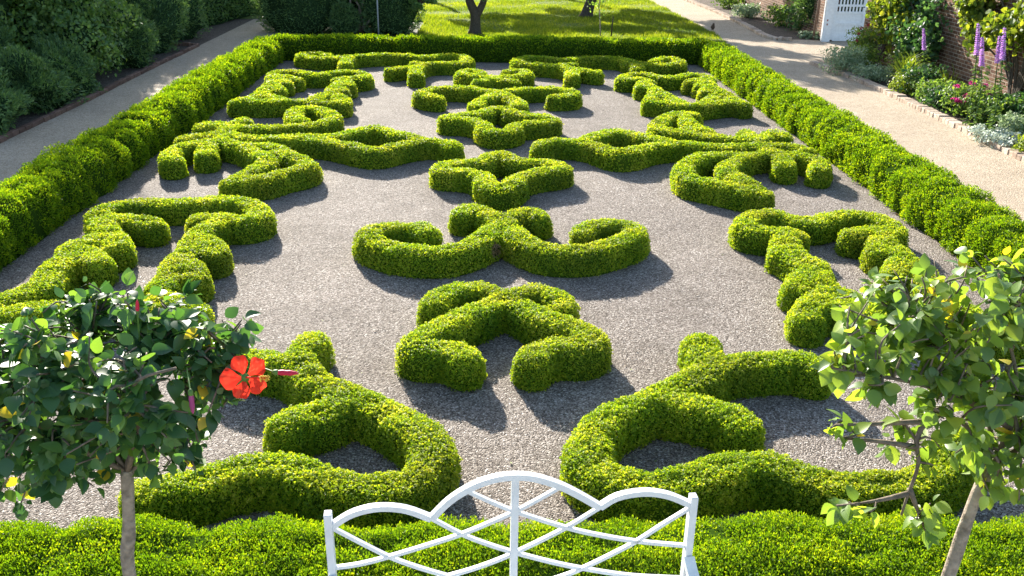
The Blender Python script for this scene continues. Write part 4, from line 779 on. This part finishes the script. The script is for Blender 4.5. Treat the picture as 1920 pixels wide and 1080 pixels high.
for a in ((1380, 32, .5, .45, 'silver', 'silvery mound at the path edge far beyond the gate', .4), (1438, 48, .55, .7, 'green', 'leafy bush in the far border left of the gate', .5), (1478, 58, .5, .85, 'dark', 'dark leafy bush beside the brown stake', .4),
          (1500, 72, .32, .2, 'silver', 'low silvery plants on the edging beside the brick pier', .35), (1340, 14, .6, .5, 'green', 'small leafy bush at the top edge far down the border', .6), (1465, 22, .7, 1.1, 'dark', 'tall dark bush against the far wall', .7), (1410, 14, .7, .9, 'green', 'tall leafy bush at the back of the far border', .7)):
    border_plant('border_shrub', a[0], a[1], a[2], a[3], .09, a[4], a[5], 900, 'shrubs in the far border', None, a[6])

# ------------------------------------------------------------------ white bench
PL = at_z(615, 968, 1.12); PR = at_z(1300, 935, 1.12); EX = nz(PR-PL); EN = np.array([EX[1], -EX[0], 0.0])   # EN points to the viewer's side
BO = np.array([(PL[0]+PR[0])/2, (PL[1]+PR[1])/2, 0.0])
def bp(zx, zy):
    v = ray(600+zx/2.6667, 860+zy/2.6667); o_ = np.array([0, 0, CAMH]); t = np.dot(BO-o_, EN)/np.dot(v, EN); q = o_+v*t-BO
    return np.array([np.dot(q, EX), np.dot(q, EN), q[2]])
bench = thing('garden_bench', tuple(BO), 'white garden bench with arched lattice back, seen from above', 'bench'); bench.rotation_euler = (0, 0, math.atan2(EX[1], EX[0]))
def loc(a): return np.array([a[0], -a[1], a[2]])
def bar(pts, wd, d, name, y=0.0, sm=True):
    P = np.array([loc(bp(*q)) for q in pts]); P = smoothline(P, .03) if sm else P; P[:, 1] += y
    b = MB(); b.ribbon_bar(P, wd, d, (0, 1, 0)); return b.build(name, M['white'], bench)
W2 = np.linalg.norm(PR-PL)/2
for sx in (-1, 1):
    b = MB(); b.box((sx*W2, 0, .57), (.034, .045, 1.14), 0, None, 0, .004); b.box((sx*(W2-.0), -.47, .33), (.045, .045, .66), 0, None, 0, .004)
    b.build('leg', M['white'], bench)
    b = MB(); A = smoothline(np.array([(sx*W2, -.02, .80), (sx*(W2+.01), -.10, .735), (sx*(W2+.02), -.25, .70), (sx*(W2+.02), -.42, .69), (sx*(W2+.02), -.52, .665)]), .03); b.ribbon_bar(A, .035, .05, (1, 0, 0)); b.build('armrest', M['white'], bench)
zx0, zx1 = 50, 1862
b = MB(); cz = loc(bp(976, 90)); b.box((cz[0], 0, (cz[2]+.5)/2), (.034, .03, cz[2]-.5)); b.build('centre_upright', M['white'], bench)
bar([(60, 335), (150, 278), (250, 248), (340, 242), (440, 255), (555, 297)], .027, .034, 'top_rail')
bar([(555, 297), (650, 205), (760, 137), (870, 97), (976, 84), (1080, 94), (1200, 132), (1310, 187), (1400, 240)], .030, .034, 'top_rail', -.002)
bar([(1400, 240), (1480, 192), (1580, 170), (1660, 168), (1750, 185), (1852, 228)], .027, .034, 'top_rail')
LAT = [[(60, 345), (200, 418), (345, 490), (480, 540), (640, 587), (800, 625), (976, 650)], [(62, 545), (200, 525), (350, 487), (540, 430), (710, 375), (840, 322), (976, 262), (1085, 205), (1192, 145)],
       [(560, 300), (710, 378), (840, 428), (976, 470), (1170, 520), (1320, 550), (1560, 585), (1860, 600)], [(740, 162), (850, 212), (976, 262), (1240, 345), (1420, 385), (1600, 413), (1850, 435)],
       [(345, 640), (500, 622), (640, 587), (800, 540), (976, 470), (1230, 345), (1400, 243)], [(1000, 650), (1200, 590), (1310, 547), (1450, 480), (1580, 412), (1700, 335), (1850, 243)]]
for k, l in enumerate(LAT): bar(l, .017, .018, 'lattice_bar', -.003*(k % 2)+.0015)
b = MB(); b.box((0, 0, .50), (2*W2-.04, .03, .05)); b.build('bottom_rail', M['white'], bench)
b = MB()
for k in range(7): b.box((0, -.04-k*.068, .43), (2*W2-.02, .055, .022), 0, None, 0, .003)
b.box((0, -.49, .39), (2*W2-.05, .025, .07)); b.build('seat', M['white'], bench)

# ------------------------------------------------------------------ standard hibiscus trees
def hibiscus(base, trunk, boughs, clusters, leafmat, label, leaf, per, spread=1.0):
    t = thing('hibiscus_tree', base, label, 'tree', 'standard hibiscus trees in front of the hedge'); b0 = np.asarray(base, float)
    b = MB(); L = smoothline(np.array(trunk)-b0, .05); b.tube(L, np.linspace(.034, .026, len(L))*(1+.06*noise(L*9)), 12); b.build('trunk', M['bark'], t)
    b = MB(); tips = []
    for bo in boughs: L = smoothline(np.array(bo)-b0, .05); b.tube(L, np.linspace(.013, .005, len(L)), 7); tips.append(L)
    allb = np.concatenate([l[len(l)//3:] for l in tips]); f = MB(); Pp, Xd, Nr = [], [], []
    for c, r, m in clusters:
        c = np.asarray(c, float)-b0; r = np.asarray(r, float)
        for q in range(m):
            d = rand_dir(1)[0]; d[2] = d[2]*.9+.1; e = c+d*r*rng.uniform(.45, 1.0)**.6; st = allb[np.argmin(np.linalg.norm(allb-e, axis=1)+rng.uniform(0, .12, len(allb)))]
            W = smoothline(np.array([st, st*.5+e*.5+rng.normal(0, .03, 3)+np.array([0, 0, .03]), e+np.array([0, 0, .02])]), .03); b.tube(W, np.linspace(.0065, .003, len(W)), 5)
            k0 = int(len(W)*.25); k = rng.integers(k0, len(W), per); p = W[k]; o_ = nz(e-c+rng.normal(0, .1, 3)); 
            xd = nz(o_*.5+rng.normal(0, .55, (per, 3))+np.array([0, 0, -.28])); nr = nz(np.array([0, 0, .85])+o_*.35+rng.normal(0, .33, (per, 3)))
            Pp.append(p+xd*.018); Xd.append(xd); Nr.append(nr)
    b.build('branch', M['hibbranch'], t)
    p = np.concatenate(Pp); n = len(p); s = leaf*rng.uniform(.4, 1.3, n); xd = np.concatenate(Xd)
    f.inst(LEAFB, LEAFBF, p, xd, np.concatenate(Nr), np.stack([s, s*rng.uniform(.75, .98, n), s*rng.uniform(.3, 2.2, n)], 1), 0, None, True)
    f.build('foliage', leafmat, t); return t
M['hibbranch'] = simple_mat('hibiscus branch', (.16, .125, .09), .8, .3, 40, .4)
HY = 3.22
A = lambda x, y, d=0.0: at_y(x, y, HY+d)
tb = at_y(243, 1080, HY); base1 = (tb[0]+.01, HY, 0)
h1 = hibiscus(base1, [base1, A(243, 1080), A(242, 1000), A(240, 930), A(238, 880)],
    [[A(238, 885), A(200, 830), A(150, 770), A(80, 700, -.1)], [A(238, 885), A(250, 800), A(275, 720), A(300, 640, .1)], [A(240, 890), A(300, 830, .05), A(360, 740, .1), A(430, 660, .05)], [A(238, 880), A(180, 800, .2), A(160, 690, .3), A(180, 600, .3)], [A(239, 885), A(260, 800, -.15), A(250, 720, -.3), A(330, 690, -.3)], [A(238, 885), A(150, 840, -.1), A(60, 790, -.1), A(-20, 740, 0)]],
    [(A(150, 655, .12), (.42, .38, .21), 54), (A(330, 655, .1), (.32, .34, .18), 32), (A(80, 770, .0), (.42, .40, .28), 54), (A(250, 760, -.05), (.38, .40, .28), 48), (A(400, 690, .05), (.14, .2, .12), 8), (A(335, 855, .0), (.13, .2, .15), 16), (A(20, 900, 0), (.22, .2, .16), 24), (A(130, 860, .05), (.2, .25, .14), 18), (A(170, 860, 0), (.24, .2, .12), 18), (A(430, 650, .05), (.14, .2, .12), 10), (A(210, 605, .1), (.3, .3, .14), 20), (A(-40, 700, .1), (.2, .3, .2), 16)],
    M['hib'], 'glossy dark green standard hibiscus tree bearing one red flower', .062, 16)
tb = at_y(1778, 1080, HY); base2 = (at_y(1740, 1200, HY)[0]-.06, HY, 0)
h2 = hibiscus(base2, [base2, A(1778, 1080), A(1805, 1000), A(1830, 930), A(1858, 870)],
    [[A(1858, 872), A(1900, 790), A(1905, 700), A(1880, 600)], [A(1858, 872), A(1850, 770, .1), A(1790, 680, .15), A(1700, 600, .1)], [A(1890, 800), A(1800, 745, -.05), A(1700, 715, -.1), A(1560, 690, -.1)], [A(1858, 872), A(1834, 823, -.03), A(1790, 783, -.08), A(1750, 768, -.1)], [A(1762, 772, -.1), A(1730, 798, -.12), A(1717, 830, -.13), A(1723, 870, -.14), A(1706, 917, -.15), A(1690, 965, -.15)], [A(1742, 790, -.12), A(1660, 794, -.12), A(1566, 797, -.12)], [A(1717, 838, -.13), A(1650, 828, -.14), A(1582, 822, -.14)], [A(1858, 872), A(1930, 820, 0), A(1960, 700, 0), A(1950, 560, .1)], [A(1702, 926, -.15), A(1650, 938, -.15), A(1612, 944, -.15)], [A(1706, 917, -.15), A(1722, 960, -.15), A(1732, 985, -.15)]],
    [(A(1800, 575, .1), (.38, .34, .19), 60), (A(1660, 610, .1), (.26, .28, .15), 26), (A(1860, 680, .0), (.28, .3, .22), 36), (A(1590, 715, -.05), (.10, .12, .08), 8), (A(1700, 690, .0), (.16, .2, .1), 9), (A(1900, 780, .0), (.2, .25, .16), 26), (A(1900, 890, -.05), (.17, .22, .15), 24), (A(1780, 770, -.1), (.14, .15, .1), 8), (A(1830, 860, -.1), (.1, .12, .08), 6), (A(1600, 940, -.15), (.05, .06, .05), 2), (A(1735, 970, -.15), (.05, .06, .06), 3), (A(1715, 850, -.13), (.09, .1, .12), 6), (A(1590, 822, -.14), (.05, .05, .03), 1), (A(1860, 510, .1), (.14, .22, .08), 10), (A(1560, 800, -.12), (.05, .05, .03), 1)],
    M['hib2'], 'flowerless standard hibiscus tree with pale leaves and a leaning trunk', .068, 10)

# hibiscus flower: five ruffled petals round a long column
M['petal'] = leaf_mat('red petal', [(0, (.74, .035, .018)), (.7, (.80, .05, .025)), (1, (.85, .08, .04))], .3, (1.1, 1.2, 1.1), .6, .15)
M['petaleye'] = simple_mat('crimson throat', (.22, .005, .015), .6, .2, 20)
M['pollen'] = simple_mat('yellow anthers', (.75, .48, .05), .7, .2, 60)
M['bud'] = leaf_mat('folded bud', [(0, (.45, .01, .05)), (1, (.62, .04, .10))], .25, (1.3, 1, 1.2)); M['bud2'] = leaf_mat('faded bud', [(0, (.36, .05, .18)), (1, (.52, .10, .28))], .25, (1.3, 1, 1.2))
fc = at_y(462, 708, 3.02); vdir = nz(np.array([0, 0, CAMH])-fc); fz = nz(vdir+np.array([.35, 0, -.05])); fx = nz(np.cross(np.array([0, 0, 1.0]), fz)); fy = np.cross(fz, fx)
loc1 = lambda q: np.asarray(q)-np.asarray(base1)
def frame(u, v, w): return loc1(fc+fx*u+fy*v+fz*w)
R = .088
petal_root = None
for k in range(5):
    b = MB(); th0 = math.radians(90+72*k+8); nu, nv = 9, 9; V = []
    for i in range(nu):
        r = i/(nu-1)
        for j in range(nv):
            s = j/(nv-1)*2-1; wdt = .22+.60*r**.7*(1-.35*r**5); th = th0+s*wdt*.92
            rr = R*r*(1-.20*s*s*r+.035*math.sin(s*7+k*2)*r+.08*math.sin(k*2.1)); wz = .030*r-.03*r**3+.006*r*r*math.sin(s*8+k*1.7)+.009*r*s+.003*(k % 2)
            V.append(frame(rr*math.cos(th), rr*math.sin(th), wz-.02))
    F = [(i*nv+j, i*nv+j+1, (i+1)*nv+j+1, (i+1)*nv+j) for i in range(nu-1) for j in range(nv-1)]
    b.add(V, F[:(nv-1)], 1, None, True); b.add(V, F[(nv-1):], 0, rng.random(len(F)), True)
    o = b.build('petal', [M['petal'], M['petaleye']], h1)
b = MB(); col = [frame(0, 0, -.02), frame(.012, -.002, .03), frame(.03, -.006, .065), frame(.05, -.012, .09)]; b.tube(smoothline(np.array(col), .008), .0035, 7, 0)
for q in range(46): u = rng.uniform(.45, 1); c = np.array(col[1])*(1-u)+np.array(col[3])*u+rng.normal(0, .006, 3); b.blob(c, (.0032,)*3, 1, None, 6, 5)
b.build('stamen', [M['petal'], M['pollen']], h1)
M['budgreen'] = simple_mat('bud stalk', (.10, .20, .04), .5, .2, 30)
b = MB(); b.tube(smoothline(np.array([frame(0, 0, -.012), frame(-.005, -.005, -.04), frame(-.02, -.02, -.09), loc1(at_y(420, 690, 3.2))]), .01), .004, 6); b.tube([frame(0, 0, -.01), frame(0, 0, -.025), frame(-.003, -.003, -.045)], [.017, .014, .005], 8); b.build('calyx', M['budgreen'], h1)
def bud(pa, pb, ra, mat, stem_from):
    pa, pb = loc1(pa), loc1(pb); b = MB(); t = np.linspace(0, 1, 12)[:, None]; b.tube(pa*(1-t)+pb*t, ra*np.array([.45, .7, .85, .95, 1, 1, .95, .95, .9, .75, .5, .15])*(1+.08*np.sin(np.arange(12)*2)), 9, 0)
    b.build('bud', mat, h1)
    b = MB(); b.tube(smoothline(np.array([loc1(stem_from), (loc1(stem_from)+pa)/2+np.array([0, 0, .01]), pa+(pb-pa)*.08]), .02), .003, 6); t = np.linspace(-.05, .22, 6)[:, None]; b.tube(pa*(1-t)+pb*t, ra*np.array([.4, .8, .95, 1.05, 1.0, .8]), 9); b.build('bud_stalk', M['budgreen'], h1)
bud(at_y(512, 698, 3.06), at_y(560, 700, 3.05), .011, M['bud'], at_y(470, 690, 3.15))
bud(at_y(258, 588, 3.12), at_y(257, 562, 3.12), .007, M['bud'], at_y(262, 640, 3.2))
bud(at_y(357, 732, 2.95), at_y(362, 776, 2.94), .010, M['bud2'], at_y(350, 690, 3.1))

# ------------------------------------------------------------------ small things
M['dryleaf'] = leaf_mat('dry leaf', [(0, (.24, .17, .11)), (1, (.40, .31, .21))], .2, (1.2, 1.1, .8))
for px, py, s, lab in ((1272, 691, .11, 'pale dry leaf on the gravel at the foot of the right curling knot'), (1692, 405, .12, 'dry leaf on the gravel beside the bright right border hedge'), (893, 506, .07, 'dry leaf on the gravel below the brown notch of the scroll knot'),
                       (1390, 466, .07, 'dry leaf at the foot of the tower knot behind the pale hibiscus'), (1480, 570, .06, 'pale leaf on open gravel left of the pale hibiscus')):
    p = at_z(px, py, .012); b = MB(); a = rng.uniform(0, 6.28)
    b.inst(LEAF8, LEAF8F, np.zeros((1, 3)), np.array([[math.cos(a), math.sin(a), .1]]), np.array([[.1, .1, 1.0]]), np.array([[s, s*1.1, s*2.2]]), 0, None, True)
    tag(b.build('fallen_leaf', M['dryleaf'], None, None, tuple(p)), lab, 'leaf', 'dry leaves fallen on the gravel')
p = at_z(1336, 60, .004); b = MB()
b.blob((0, 0, .15), (.055, .075, .085), 0, None, 14, 10); b.blob((0, -.035, .245), (.036, .042, .038), 0, None, 12, 8)
b.tube([(0, -.01, .20), (0, -.03, .235)], [.045, .036], 10, 0); b.tube([(0, .05, .12), (0, .10, .075), (0, .15, .04)], [.03, .022, .012], 8, 0)
b.tube([(0, -.07, .245), (0, -.10, .24)], [.008, .002], 6, 1)
for s in (-1, 1): b.tube([(s*.022, 0, .08), (s*.022, .005, .03), (s*.022, -.015, .002)], .005, 5, 1); b.blob((s*.045, .03, .15), (.018, .07, .05), 0, None, 10, 7)
tag(b.build('bird', [simple_mat('brown plumage', (.09, .055, .035), .8, .3, 30), simple_mat('bird beak', (.12, .09, .05), .5)], None, None, tuple(p)), 'small brown bird standing on the sunny path by the lawn corner', 'bird')
